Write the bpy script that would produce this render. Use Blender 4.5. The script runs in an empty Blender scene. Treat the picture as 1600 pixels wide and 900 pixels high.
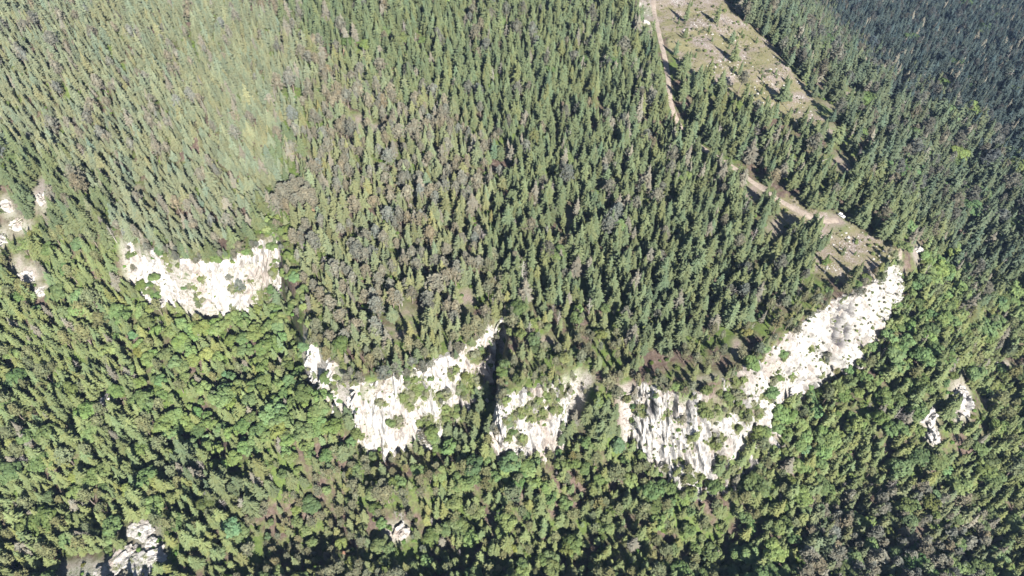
import bpy, math, random
import numpy as np
from mathutils import Vector, Matrix
from mathutils.bvhtree import BVHTree

random.seed(7)
RNG = np.random.default_rng(11)
scn = bpy.context.scene
COL = scn.collection

# ---------------------------------------------------------------- camera
FPX, PITCH, ROLL, CAMZ = 1060.0, math.radians(50.0), math.radians(2.0), 270.0
fwd = np.array([0.0, math.cos(PITCH), -math.sin(PITCH)])
right0 = np.array([1.0, 0.0, 0.0])
up0 = np.cross(right0, fwd)
RIGHT = right0 * math.cos(ROLL) + up0 * math.sin(ROLL)
UP = -right0 * math.sin(ROLL) + up0 * math.cos(ROLL)
CAM = np.array([0.0, 0.0, CAMZ])
cam_data = bpy.data.cameras.new("camera")
cam = bpy.data.objects.new("camera", cam_data)
COL.objects.link(cam)
M = Matrix(((RIGHT[0], UP[0], -fwd[0], CAM[0]), (RIGHT[1], UP[1], -fwd[1], CAM[1]),
            (RIGHT[2], UP[2], -fwd[2], CAM[2]), (0, 0, 0, 1)))
cam.matrix_world = M
cam_data.sensor_width = 36.0
cam_data.lens = 36.0 * FPX / 1600.0
cam_data.clip_start = 1.0
cam_data.clip_end = 20000.0
scn.camera = cam

# ---------------------------------------------------------------- sun and sky
SUN_EL = math.radians(36.5)
SUN_AZ = math.atan2(-0.90, 0.43)           # direction (x,y) towards the sun
world = bpy.data.worlds.new("World")
scn.world = world
world.use_nodes = True
nt = world.node_tree
nt.nodes.clear()
sky = nt.nodes.new("ShaderNodeTexSky")
sky.sky_type = 'NISHITA'
sky.sun_disc = False
sky.sun_elevation = SUN_EL
sky.sun_rotation = math.radians(90) - SUN_AZ
sky.altitude = 900.0
bgn = nt.nodes.new("ShaderNodeBackground")
bgn.inputs['Strength'].default_value = 0.05
wo = nt.nodes.new("ShaderNodeOutputWorld")
nt.links.new(sky.outputs[0], bgn.inputs['Color'])
nt.links.new(bgn.outputs[0], wo.inputs['Surface'])
sun_data = bpy.data.lights.new("sun", 'SUN')
sun_data.energy = 5.0
sun_data.angle = math.radians(0.5)
sun_data.color = (1.0, 0.95, 0.87)
sun = bpy.data.objects.new("sun", sun_data)
COL.objects.link(sun)
SUNV = Vector((math.cos(SUN_AZ) * math.cos(SUN_EL), math.sin(SUN_AZ) * math.cos(SUN_EL), math.sin(SUN_EL)))
sun.rotation_euler = SUNV.to_track_quat('Z', 'Y').to_euler()
sun.location = (200, -300, 600)
vs = scn.view_settings
vs.view_transform = 'Standard'
vs.look = 'None'
vs.exposure = 1.65
vs.gamma = 1.0
vs.use_curve_mapping = False
HAZE_DENSITY = 0.00004
scn.cycles.volume_bounces = 0
scn.cycles.max_bounces = 5
scn.cycles.diffuse_bounces = 3


# ---------------------------------------------------------------- helpers: pixels and world
def ray(px, py):
    px = np.asarray(px, float); py = np.asarray(py, float)
    d = (px - 800)[..., None] * RIGHT + (450 - py)[..., None] * UP + FPX * fwd
    return d / np.linalg.norm(d, axis=-1, keepdims=True)


def at_z(px, py, z):
    d = ray(px, py)
    t = (z - CAMZ) / d[..., 2]
    return CAM + d * t[..., None]


def project(P):
    v = np.asarray(P, float) - CAM
    zc = v @ fwd
    zc = np.where(np.abs(zc) < 1e-6, 1e-6, zc)
    px = 800 + FPX * (v @ RIGHT) / zc
    py = 450 - FPX * (v @ UP) / zc
    return np.where(zc > 0, px, -1e5), np.where(zc > 0, py, -1e5), zc


# ---------------------------------------------------------------- helpers: noise
_perm = np.random.default_rng(3).permutation(256)
_perm = np.concatenate([_perm, _perm, _perm])
_g = np.random.default_rng(4).normal(size=(256, 3))
_g /= np.linalg.norm(_g, axis=1, keepdims=True)


def perlin(x, y, z=0.0):
    x, y, z = np.broadcast_arrays(np.asarray(x, float), np.asarray(y, float), np.asarray(z, float))
    xi = np.floor(x).astype(int); yi = np.floor(y).astype(int); zi = np.floor(z).astype(int)
    xf = x - xi; yf = y - yi; zf = z - zi
    u = xf * xf * xf * (xf * (xf * 6 - 15) + 10)
    v = yf * yf * yf * (yf * (yf * 6 - 15) + 10)
    w = zf * zf * zf * (zf * (zf * 6 - 15) + 10)
    out = 0
    for dx in (0, 1):
        wx = u if dx else 1 - u
        for dy in (0, 1):
            wy = v if dy else 1 - v
            for dz in (0, 1):
                wz = w if dz else 1 - w
                h = _perm[_perm[_perm[(xi + dx) & 255] + ((yi + dy) & 255)] + ((zi + dz) & 255)]
                gr = _g[h]
                out = out + wx * wy * wz * (gr[..., 0] * (xf - dx) + gr[..., 1] * (yf - dy) + gr[..., 2] * (zf - dz))
    return out * 1.6


def fbm(x, y, z=0.0, octs=4):
    a, s, o = 1.0, 1.0, 0.0
    for k in range(octs):
        o = o + a * perlin(np.asarray(x) * s + 17.3 * k, np.asarray(y) * s - 9.1 * k, np.asarray(z) * s + 5.7 * k)
        a *= 0.5; s *= 2.03
    return o


def in_poly(x, y, poly):
    x = np.asarray(x, float); y = np.asarray(y, float)
    ins = np.zeros(x.shape, bool)
    n = len(poly)
    for i in range(n):
        x0, y0 = poly[i]; x1, y1 = poly[(i + 1) % n]
        if y0 == y1:
            continue
        c = ((y0 > y) != (y1 > y)) & (x < (x1 - x0) * (y - y0) / (y1 - y0) + x0)
        ins ^= c
    return ins


def seg_dist(x, y, pts, closed=True):
    d = np.full(np.shape(x), 1e18)
    n = len(pts)
    for i in range(n if closed else n - 1):
        ax, ay = pts[i][:2]; bx, by = pts[(i + 1) % n][:2]
        dx, dy = bx - ax, by - ay
        L = dx * dx + dy * dy + 1e-9
        t = np.clip(((x - ax) * dx + (y - ay) * dy) / L, 0, 1)
        d = np.minimum(d, (x - ax - t * dx) ** 2 + (y - ay - t * dy) ** 2)
    return np.sqrt(d)


# ---------------------------------------------------------------- landform sections: rim above, foot below
def foot_by_slope(T, px, py, deg):
    d = ray(px, py)
    tan = math.tan(math.radians(deg))
    best = None
    lo, hi = 100.0, 1500.0
    ts = np.linspace(100, 1200, 6000)
    X = CAM + ts[:, None] * d
    drop = T[2] - X[:, 2]
    gap = np.hypot(X[:, 0] - T[0], X[:, 1] - T[1])
    f = drop - gap * tan
    idx = np.where((f[:-1] < 0) & (f[1:] >= 0) & (drop[1:] > 0))[0]
    if len(idx) == 0:
        k = int(np.argmin(np.abs(f)))
    else:
        k = idx[0] + 1
    return X[k]


SEC = []   # (T, B, cliff id or None)


def sec(tx, ty, zt, bx=None, by=None, slope=None, off=None, zb=None, cl=None):
    T = at_z(tx, ty, zt)
    if off is not None:
        B = np.array([T[0] + off[0], T[1] + off[1], zb])
    else:
        B = foot_by_slope(T, bx, by, slope)
    SEC.append((T, B, cl))


sec(1020, -150, 12, off=(150, 110), zb=-62)
sec(1125, 0, 8, off=(150, 100), zb=-60)
sec(1200, 75, 5, off=(140, 85), zb=-60)
sec(1290, 170, 2, off=(130, 65), zb=-58)
sec(1350, 300, 0, off=(115, 25), zb=-58)
sec(1408, 385, -4, off=(50, 6), zb=-44)
sec(1403, 396, -4, 1414, 438, 60, cl=4)
sec(1376, 430, -3, 1398, 484, 64, cl=4)
sec(1338, 456, -3, 1377, 526, 66, cl=4)
sec(1293, 474, -2, 1343, 570, 68, cl=4)
sec(1252, 505, -2, 1305, 598, 66, cl=4)
sec(1203, 540, -2, 1254, 632, 60, cl=4)
sec(1160, 572, -2, 1196, 700, 56, cl=4)
sec(1125, 598, -4, 1150, 764, 54, cl=4)
sec(1085, 615, -6, 1112, 766, 56, cl=4)
sec(1045, 613, -8, 1052, 766, 60, cl=4)
sec(1010, 600, -8, 1012, 742, 64, cl=4)
sec(990, 598, -8, 988, 690, 66, cl=4)
sec(945, 585, -8, off=(0, -42), zb=-62)
sec(905, 572, -6, 884, 636, 70, cl=3)
sec(880, 588, -6, 880, 676, 70, cl=3)
sec(850, 605, -6, 858, 722, 72, cl=3)
sec(800, 615, -6, 810, 728, 72, cl=3)
sec(783, 625, -6, 782, 722, 74, cl=3)
sec(782, 590, -4, 770, 640, 76, cl=3)
sec(790, 545, -2, 776, 580, 76)
sec(798, 505, 0, 784, 540, 74)
sec(788, 490, 0, 776, 520, 70, cl=2)
sec(765, 500, 0, 770, 545, 70, cl=2)
sec(742, 530, -1, 764, 614, 72, cl=2)
sec(705, 550, -1, 728, 655, 72, cl=2)
sec(668, 568, -2, 690, 700, 74, cl=2)
sec(625, 582, -2, 640, 706, 76, cl=2)
sec(590, 596, -2, 598, 712, 77, cl=2)
sec(562, 600, -2, 572, 712, 77, cl=2)
sec(556, 588, -1, 543, 650, 75, cl=2)
sec(520, 566, -1, 522, 640, 74, cl=2)
sec(500, 545, 0, 500, 592, 76, cl=2)
sec(481, 520, 0, off=(-9, -4), zb=-44, cl=2)
sec(462, 470, 0, off=(-8, 0), zb=-40)
sec(446, 420, 0, off=(-8, 1), zb=-38)
sec(434, 368, 1, off=(-6, -9), zb=-34, cl=1)
sec(426, 358, 1, 436, 440, 70, cl=1)
sec(408, 372, 1, 424, 508, 72, cl=1)
sec(385, 392, 1, 394, 500, 75, cl=1)
sec(350, 404, 1, 360, 492, 76, cl=1)
sec(310, 404, 1, 325, 510, 76, cl=1)
sec(270, 402, 0, 288, 492, 74, cl=1)
sec(235, 388, 0, 254, 480, 72, cl=1)
sec(207, 378, 0, 232, 470, 70, cl=1)
sec(198, 374, 0, 212, 430, 62, cl=1)
sec(120, 320, 0, off=(-10, -50), zb=-30)
sec(20, 290, 0, off=(-15, -60), zb=-32)
sec(-250, 250, 0, off=(-20, -80), zb=-35)
sec(-500, 200, 0, off=(-40, -90), zb=-35)
# far side closes the plateau
Pp = [s[0][:2] for s in SEC] + [np.array([-900., 1500.]), np.array([300., 1700.])]
Qp = [s[1][:2] for s in SEC] + [np.array([-1400., 2000.]), np.array([700., 2000.])]


def rbf(pts, vals, soft=12.0):
    """inverse distance blend of spot heights, never beyond the heights given"""
    pts = np.asarray(pts, float); vals = np.asarray(vals, float)

    def f(x, y):
        x = np.asarray(x); y = np.asarray(y)
        num = 0.0; den = 0.0
        for (a, b), v in zip(pts, vals):
            w = ((x - a) ** 2 + (y - b) ** 2 + soft * soft) ** -1.6
            num = num + w * v; den = den + w
        return num / den
    return f


hp = [s[0][:2] for s in SEC]; hv = [s[0][2] for s in SEC]
for px, py, z in [(300, 200, 14), (100, 60, 24), (600, 250, 6), (600, 20, 18), (800, 400, 0), (900, 100, 10),
                  (1100, 350, 2), (1050, 80, 9), (250, 330, 4), (700, 480, 0), (1000, 500, -2), (-200, 0, 34)]:
    q = at_z(px, py, z); hp.append(q[:2]); hv.append(z)
for x, y, z in [(-900, 1500, 60), (300, 1700, 30), (0, 1000, 35)]:
    hp.append(np.array([x, y])); hv.append(z)
ZH = rbf(hp, hv, 20.0)
lp = [s[1][:2] for s in SEC]; lv = [s[1][2] for s in SEC]
for px, py, z in [(100, 600, -48), (50, 850, -62), (300, 700, -60), (500, 850, -78), (700, 850, -78), (900, 850, -80),
                  (1100, 870, -84), (1300, 800, -84), (1550, 850, -84), (1550, 600, -84), (1500, 420, -70),
                  (1600, 250, -70), (1500, 330, -66), (380, 600, -50), (1700, 50, -70)]:
    q = at_z(px, py, z); lp.append(q[:2]); lv.append(z)
for x, y, z in [(-1400, 2000, -20), (700, 2000, -120), (1200, 400, -100), (0, -300, -100), (-900, 0, -40)]:
    lp.append(np.array([x, y])); lv.append(z)
_zl = rbf(lp, lv, 14.0)


def ZL(x, y):
    k = np.clip((np.asarray(y) - 250) / 200, 0, 1)
    return _zl(x, y) - .05 * k * k * (3 - 2 * k) * np.clip(np.asarray(x) - 330, 0, 500) - .26 * (np.sqrt(np.maximum(np.asarray(y) - 430, 0) ** 2 + 40 ** 2) - 40) * np.clip((np.asarray(x) - 200) / 160, 0, 1)

CLIFF_SEGS = [(SEC[i][0][:2], SEC[i + 1][0][:2], SEC[i][1][:2], SEC[i + 1][1][:2])
              for i in range(len(SEC) - 1) if SEC[i][2] and SEC[i][2] == SEC[i + 1][2]]


def height(x, y):
    """returns z, blend 0 on the plateau .. 1 below"""
    inP = in_poly(x, y, Pp)
    inQ = in_poly(x, y, Qp)
    dP = np.where(inP, 0, seg_dist(x, y, Pp))
    dQ = np.where(inQ, seg_dist(x, y, Qp), 0)
    t = dP / (dP + dQ + 1e-6)
    t = np.where(inQ | inP, t, 1.0)
    t = np.where(inP, 0.0, t)
    zh, zl = ZH(x, y), ZL(x, y)
    z = zh * (1 - t) + zl * t
    z = z + 2.2 * fbm(x / 45, y / 45, 1.0, 4) * (0.35 + 0.65 * np.clip(np.minimum(seg_dist(x, y, Pp), 40) / 40, 0, 1))
    return z, t


def axis(a, b, step, lo, hi):
    core = list(np.arange(a, b + step / 2, step))
    s, v = step, core[-1]
    while v < hi:
        s *= 1.18; v += s; core.append(v)
    s, v = step, core[0]
    while v > lo:
        s *= 1.18; v -= s; core.insert(0, v)
    return np.array(core)


GX = axis(-560, 700, 1.8, -5000, 5000)
GY = axis(-60, 760, 1.8, -3000, 7000)
XX, YY = np.meshgrid(GX, GY)
ZZ, TT = height(XX.ravel(), YY.ravel())
ZZ = ZZ.reshape(XX.shape); TT = TT.reshape(XX.shape)
ZZ = np.where(YY > 1500, ZZ - (YY - 1500) * 0.02, ZZ)
ZZ0 = ZZ.copy()
# the soil sheet is set back behind each rock face
cd = np.full(XX.shape, 1e9)
for a, b, c, d in CLIFF_SEGS:
    cd = np.minimum(cd, seg_dist(XX, YY, [a, b], False))
    cd = np.minimum(cd, seg_dist(XX, YY, [(a + c) / 2, (b + d) / 2], False))
cliffness = np.clip(1.6 - cd / 6.0, 0, 1) * np.clip(np.sin(np.pi * np.clip(TT, 0, 1)) * 2.2, 0, 1)
ZZ = ZZ - 5.0 * cliffness


def sample(A, x, y):
    x = np.asarray(x, float); y = np.asarray(y, float)
    i = np.clip(np.searchsorted(GX, x) - 1, 0, len(GX) - 2)
    j = np.clip(np.searchsorted(GY, y) - 1, 0, len(GY) - 2)
    u = np.clip((x - GX[i]) / (GX[i + 1] - GX[i]), 0, 1)
    v = np.clip((y - GY[j]) / (GY[j + 1] - GY[j]), 0, 1)
    return (A[j, i] * (1 - u) * (1 - v) + A[j, i + 1] * u * (1 - v) + A[j + 1, i] * (1 - u) * v + A[j + 1, i + 1] * u * v)


def hit(px, py):
    d = ray(px, py)
    ts = np.arange(180, 1500, 1.0)
    X = CAM + ts[:, None] * d
    below = X[:, 2] < sample(ZZ, X[:, 0], X[:, 1])
    k = int(np.argmax(below)) if below.any() else len(ts) - 1
    k = max(k, 1)
    a, b = ts[k - 1], ts[k]
    for _ in range(12):
        m = (a + b) / 2; q = CAM + m * d
        if q[2] < sample(ZZ, q[0], q[1]): b = m
        else: a = m
    return CAM + b * d


# ---------------------------------------------------------------- zones, drawn as outlines on the ground
MEADOW = [(1002, -40), (1110, -40), (1150, 20), (1205, 70), (1235, 105), (1262, 140), (1295, 175), (1290, 205), (1250, 205),
          (1215, 185), (1165, 160), (1120, 135), (1070, 120), (1050, 80), (1030, 40), (1005, 20)]
MEADOW2 = [(1180, 285), (1230, 310), (1285, 335), (1330, 352), (1375, 375), (1408, 388), (1398, 410), (1345, 455), (1310, 440),
           (1262, 428), (1262, 405), (1290, 385), (1262, 365), (1215, 345), (1180, 310)]
CLEAR = [  # (px, py, rx, ry, rockiness)
    (12, 326, 14, 16, .8), (32, 352, 14, 12, .7), (2, 372, 12, 16, .8), (66, 305, 12, 26, .6), (30, 420, 10, 18, .6), (44, 430, 18, 14, .6), (64, 452, 14, 8, .7),
    (222, 832, 20, 14, .9), (236, 858, 17, 30, .7), (200, 874, 26, 12, .9), (140, 893, 55, 14, .7), (215, 883, 20, 8, .9),
    (1500, 626, 14, 32, .9), (1453, 668, 11, 32, .9), (1432, 398, 7, 16, .4), (1408, 135, 9, 6, .7), (1395, 152, 6, 6, .4),
    (1308, 348, 18, 16, .1), (1300, 250, 22, 8, .0), (1320, 262, 16, 8, .0), (1285, 170, 16, 10, .1), (1300, 205, 12, 10, .1), (1330, 150, 12, 7, .1), (620, 830, 16, 14, .8), (165, 628, 9, 14, .4), (482, 250, 6, 10, .0), (506, 270, 5, 6, .0),
    (425, 312, 4, 9, .0), (560, 190, 14, 10, .1), (590, 200, 8, 8, .1), (1010, 12, 10, 22, .6), (640, 500, 20, 18, .0), (615, 520, 20, 10, .0), (780, 545, 8, 20, .0), (855, 530, 12, 9, .0), (730, 470, 12, 18, .0),
    (1150, 545, 8, 16, .1), (1215, 355, 20, 14, .0), (905, 640, 6, 22, .3), (1290, 585, 12, 8, .3), (890, 350, 8, 20, .0), (1570, 570, 9, 6, .6), (1548, 622, 9, 6, .6),
    (215, 300, 8, 8, .1), (135, 690, 5, 6, .3), (150, 640, 6, 8, .3), (785, 700, 10, 20, .4), (1215, 680, 6, 8, .2), (1105, 592, 22, 6, .3), (1175, 300, 12, 12, .0), (75, 60, 6, 5, .2),
]
TRACK_PX = [(1010, -60), (1018, -25), (1022, 20), (1031, 60), (1040, 95), (1045, 130), (1048, 165), (1062, 200), (1085, 222), (1120, 245), (1155, 268),
            (1185, 291), (1215, 311), (1250, 331), (1282, 346), (1312, 344)]
TRACK = [hit(*p) for p in TRACK_PX]


def smooth_line(P, n=4):
    P = np.array(P)
    for _ in range(n):
        Q = [P[0]]
        for a, b in zip(P[:-1], P[1:]):
            Q += [a * .75 + b * .25, a * .25 + b * .75]
        Q.append(P[-1]); P = np.array(Q)
    return P


TRACKL = smooth_line(TRACK, 3)
TRX = [tuple(p[:2]) for p in TRACKL[::3]] + [tuple(TRACKL[-1][:2])]


def masks(x, y, z):
    px, py, _ = project(np.stack([x, y, z], -1))
    wob = 10 * fbm(x / 12, y / 12, 3.0, 3)
    wob2 = 10 * fbm(x / 12, y / 12, 8.0, 3)
    mead = (in_poly(px + wob, py + wob2, MEADOW) | in_poly(px + wob, py + wob2, MEADOW2)).astype(float)
    clear = np.zeros(x.shape); rock = np.zeros(x.shape)
    for cx, cy, rx, ry, rk in CLEAR:
        r = np.sqrt(((px + wob * .5 - cx) / rx) ** 2 + ((py + wob2 * .5 - cy) / ry) ** 2)
        k = np.clip(1.6 - r, 0, 1)
        clear = np.maximum(clear, k); rock = np.maximum(rock, k * rk)
    return mead, clear, rock, px, py


near = (XX > -600) & (XX < 760) & (YY > -80) & (YY < 1000)
mead = np.zeros(XX.shape); clr = np.zeros(XX.shape); rck = np.zeros(XX.shape)
m_, c_, r_, gpx, gpy = masks(XX[near], YY[near], ZZ[near])
mead[near] = m_; clr[near] = c_; rck[near] = r_
gl = np.gradient(ZZ0, GY, GX)
SLOPE = np.hypot(gl[0], gl[1])


# ---------------------------------------------------------------- materials
def mat(name):
    m = bpy.data.materials.new(name); m.use_nodes = True
    n = m.node_tree; b = n.nodes['Principled BSDF']
    b.inputs['Roughness'].default_value = 0.9
    b.inputs['Specular IOR Level'].default_value = 0.15
    return m, n, b


def node(n, t, **kw):
    x = n.nodes.new(t)
    for k, v in kw.items():
        if k.startswith('i_'):
            x.inputs[int(k[2:])].default_value = v
        else:
            setattr(x, k, v)
    return x


def noise(n, scale, detail=4, rough=0.6, vec=None):
    t = n.nodes.new('ShaderNodeTexNoise')
    t.inputs['Scale'].default_value = scale; t.inputs['Detail'].default_value = detail; t.inputs['Roughness'].default_value = rough
    if vec is not None: n.links.new(vec, t.inputs['Vector'])
    return t.outputs[0]


def ramp(n, src, stops):
    r = n.nodes.new('ShaderNodeValToRGB')
    e = r.color_ramp.elements
    while len(e) < len(stops): e.new(0.5)
    for el, (p, c) in zip(e, stops):
        el.position = p; el.color = (c[0], c[1], c[2], 1) if len(c) == 3 else c
    n.links.new(src, r.inputs[0]); return r.outputs[0]


def mix(n, f, a, b, mode='MIX'):
    x = n.nodes.new('ShaderNodeMix'); x.data_type = 'RGBA'; x.blend_type = mode
    for s, k in ((f, 0), (a, 6), (b, 7)):
        if isinstance(s, (int, float)): x.inputs[k].default_value = s
        elif isinstance(s, tuple): x.inputs[k].default_value = (*s, 1)
        else: n.links.new(s, x.inputs[k])
    return x.outputs[2]


def math_(n, op, a, b=0.0, clamp=False):
    x = n.nodes.new('ShaderNodeMath'); x.operation = op; x.use_clamp = clamp
    for k, s in enumerate((a, b)):
        if isinstance(s, (int, float)): x.inputs[k].default_value = s
        else: n.links.new(s, x.inputs[k])
    return x.outputs[0]


def attr(n, name, kind='GEOMETRY'):
    a = n.nodes.new('ShaderNodeAttribute'); a.attribute_name = name; a.attribute_type = kind
    return a


def bump(n, b, h, dist=0.3, strength=0.6):
    x = n.nodes.new('ShaderNodeBump'); x.inputs['Distance'].default_value = dist; x.inputs['Strength'].default_value = strength
    n.links.new(h, x.inputs['Height']); n.links.new(x.outputs[0], b.inputs['Normal'])


def make_ground_mat():
    m, n, b = mat('forest_soil')
    tc = n.nodes.new('ShaderNodeTexCoord').outputs['Object']
    n1 = noise(n, 0.06, 6, .65, tc); n2 = noise(n, 0.5, 5, .7, tc); n3 = noise(n, 1.6, 4, .7, tc); n4 = noise(n, 0.02, 3, .5, tc)
    litter = ramp(n, n2, [(.35, (.06, .042, .034)), (.55, (.10, .075, .06)), (.7, (.15, .12, .10))])
    herb = ramp(n, n2, [(.3, (.05, .075, .022)), (.6, (.09, .125, .035)), (.75, (.13, .15, .06))])
    soil = mix(n, ramp(n, n1, [(.42, (0, 0, 0)), (.58, (1, 1, 1))]), litter, herb)
    grass = ramp(n, n2, [(.32, (.085, .095, .042)), (.5, (.155, .143, .076)), (.68, (.165, .152, .09))])
    bare = ramp(n, n3, [(.3, (.135, .105, .088)), (.6, (.205, .17, .145)), (.8, (.29, .26, .23))])
    mw = mix(n, ramp(n, math_(n, 'ADD', math_(n, 'MULTIPLY', n1, .7), math_(n, 'MULTIPLY', n3, .3)), [(.46, (0, 0, 0)), (.56, (1, 1, 1))]), grass, bare)
    stones = ramp(n, math_(n, 'ADD', math_(n, 'MULTIPLY', n3, .6), math_(n, 'MULTIPLY', n1, .4)), [(.575, (0, 0, 0)), (.60, (1, 1, 1))])
    mw = mix(n, stones, mw, (.36, .345, .325))
    rk = ramp(n, n3, [(.3, (.17, .15, .135)), (.55, (.29, .27, .25)), (.8, (.42, .40, .38))])
    c = mix(n, attr(n, 'meadow').outputs['Fac'], soil, mw)
    cl = mix(n, ramp(n, n1, [(.4, (0, 0, 0)), (.55, (1, 1, 1))]), herb, bare)
    c = mix(n, attr(n, 'clearing').outputs['Fac'], c, cl)
    rf = math_(n, 'MULTIPLY', attr(n, 'rock').outputs['Fac'], ramp(n, n2, [(.36, (.15, .15, .15)), (.5, (1, 1, 1))]))
    c = mix(n, rf, c, rk)
    n.links.new(c, b.inputs['Base Color'])
    bump(n, b, math_(n, 'ADD', n2, n3), .5, .7)
    return m


def make_rock_mat():
    m, n, b = mat('limestone')
    geo = n.nodes.new('ShaderNodeNewGeometry')
    pos = geo.outputs['Position']
    mp = n.nodes.new('ShaderNodeMapping'); mp.inputs['Scale'].default_value = (1, 1, .28); n.links.new(pos, mp.inputs[0])
    v = mp.outputs[0]
    n1 = noise(n, .07, 6, .62, v); n2 = noise(n, .45, 6, .7, v); n3 = noise(n, 1.7, 4, .7, pos); n4 = noise(n, .035, 4, .6, pos)
    c = ramp(n, n2, [(.30, (.16, .145, .13)), (.40, (.28, .265, .245)), (.50, (.40, .385, .365)), (.8, (.50, .49, .475))])
    c = mix(n, ramp(n, n1, [(.50, (0, 0, 0)), (.66, (.85, .85, .85))]), c, (.26, .215, .185))
    mp2 = n.nodes.new('ShaderNodeMapping'); mp2.inputs['Scale'].default_value = (1, 1, .10); n.links.new(pos, mp2.inputs[0])
    st = noise(n, .55, 5, .65, mp2.outputs[0])
    c = mix(n, ramp(n, st, [(.55, (0, 0, 0)), (.68, (.75, .75, .75))]), c, (.13, .125, .13))
    dk = attr(n, 'hollow').outputs['Fac']
    c = mix(n, math_(n, 'MULTIPLY', dk, ramp(n, st, [(.45, (1, 1, 1)), (.7, (.6, .6, .6))])), c, (.045, .043, .05))
    sep = n.nodes.new('ShaderNodeSeparateXYZ'); n.links.new(geo.outputs['Normal'], sep.inputs[0])
    vg = attr(n, 'veg').outputs['Fac']
    s = math_(n, 'ADD', math_(n, 'ADD', math_(n, 'MULTIPLY', sep.outputs[2], .42), math_(n, 'MULTIPLY', n2, .5)), math_(n, 'MULTIPLY', vg, .55))
    s = math_(n, 'ADD', s, math_(n, 'MULTIPLY', n4, .3))
    c = mix(n, attr(n, 'dull').outputs['Fac'], c, (.02, .018, .016))
    g = ramp(n, s, [(.80, (0, 0, 0)), (.87, (1, 1, 1))])
    gc = ramp(n, n3, [(.3, (.075, .09, .038)), (.6, (.12, .125, .06)), (.8, (.17, .155, .11))])
    c = mix(n, g, c, gc)
    n.links.new(c, b.inputs['Base Color'])
    bump(n, b, math_(n, 'ADD', math_(n, 'MULTIPLY', n2, 2.0), n3), .6, .8)
    return m


def make_foliage_mat(name, rough_scale, trans=0.0):
    m, n, b = mat(name)
    t = attr(n, 'tint', 'INSTANCER').outputs['Color']
    geo = n.nodes.new('ShaderNodeNewGeometry')
    n1 = noise(n, rough_scale, 2, .6, geo.outputs['Position'])
    v = ramp(n, n1, [(.25, (.72, .74, .70)), (.5, (1, 1, 1)), (.78, (1.0, 1.0, 1.0))])
    hue = ramp(n, noise(n, .35, 2, .5, geo.outputs['Position']), [(.3, (.9, 1.0, .95)), (.7, (1.0, .98, .86))])
    c = mix(n, 1.0, t, v, 'MULTIPLY')
    c = mix(n, 1.0, c, hue, 'MULTIPLY')
    n.links.new(c, b.inputs['Base Color'])
    b.inputs['Roughness'].default_value = .75
    if trans:
        tr = n.nodes.new('ShaderNodeBsdfTranslucent'); n.links.new(c, tr.inputs[0])
        ad = n.nodes.new('ShaderNodeMixShader'); ad.inputs[0].default_value = trans
        n.links.new(b.outputs[0], ad.inputs[1]); n.links.new(tr.outputs[0], ad.inputs[2])
        n.links.new(ad.outputs[0], n.nodes['Material Output'].inputs['Surface'])
    return m


def make_flat_mat(name, c0, c1, sc=1.0, rough=.9):
    m, n, b = mat(name)
    geo = n.nodes.new('ShaderNodeNewGeometry')
    c = ramp(n, noise(n, sc, 4, .65, geo.outputs['Position']), [(.3, c0), (.7, c1)])
    n.links.new(c, b.inputs['Base Color']); b.inputs['Roughness'].default_value = rough
    return m


MG = make_ground_mat()
MR = make_rock_mat()
MBARK = make_flat_mat('conifer_bark', (.10, .08, .065), (.24, .20, .17), 1.5)
MDEAD = make_flat_mat('bleached_wood', (.19, .175, .155), (.34, .315, .29), 1.2)
MNEED = make_foliage_mat('spruce_needles', 1.4)
MPINE = make_foliage_mat('pine_needles', 1.4)
MLEAF = make_foliage_mat('broad_leaves', 1.0, .08)
MSTONE = make_flat_mat('pale_stone', (.24, .225, .21), (.42, .41, .395), .9)
MDIRT = make_flat_mat('track_dirt', (.18, .148, .122), (.30, .255, .215), .6)


# ---------------------------------------------------------------- mesh helpers
def mesh_obj(name, V, F, m, parent=None, smooth=False, attrs=None):
    me = bpy.data.meshes.new(name)
    me.from_pydata([tuple(map(float, v)) for v in V] if not isinstance(V, np.ndarray) else V.tolist(), [],
                   F if isinstance(F, list) else F.tolist())
    for x in (m if isinstance(m, (list, tuple)) else [m]): me.materials.append(x)
    if smooth: me.polygons.foreach_set('use_smooth', [True] * len(me.polygons))
    if attrs:
        for k, a in attrs.items():
            at = me.attributes.new(k, 'FLOAT', 'POINT'); at.data.foreach_set('value', np.asarray(a, np.float32).ravel())
    o = bpy.data.objects.new(name, me)
    COL.objects.link(o)
    if parent: o.parent = parent
    return o


def grid_faces(nu, nv):
    i = np.arange(nv - 1)[:, None] * nu + np.arange(nu - 1)[None]
    i = i.ravel()
    return np.stack([i, i + 1, i + nu + 1, i + nu], 1)


def fast_grid(name, V, F, m, attrs, smooth=True):
    me = bpy.data.meshes.new(name)
    me.vertices.add(len(V)); me.vertices.foreach_set('co', np.asarray(V, np.float32).ravel())
    me.loops.add(F.size); me.loops.foreach_set('vertex_index', F.astype(np.int32).ravel())
    me.polygons.add(len(F)); me.polygons.foreach_set('loop_start', np.arange(0, F.size, 4, dtype=np.int32))
    me.polygons.foreach_set('loop_total', np.full(len(F), 4, np.int32))
    me.update(calc_edges=True)
    me.polygons.foreach_set('use_smooth', np.full(len(F), smooth))
    me.materials.append(m)
    for k, a in attrs.items():
        at = me.attributes.new(k, 'FLOAT', 'POINT'); at.data.foreach_set('value', np.asarray(a, np.float32).ravel())
    o = bpy.data.objects.new(name, me); COL.objects.link(o)
    return o


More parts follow.
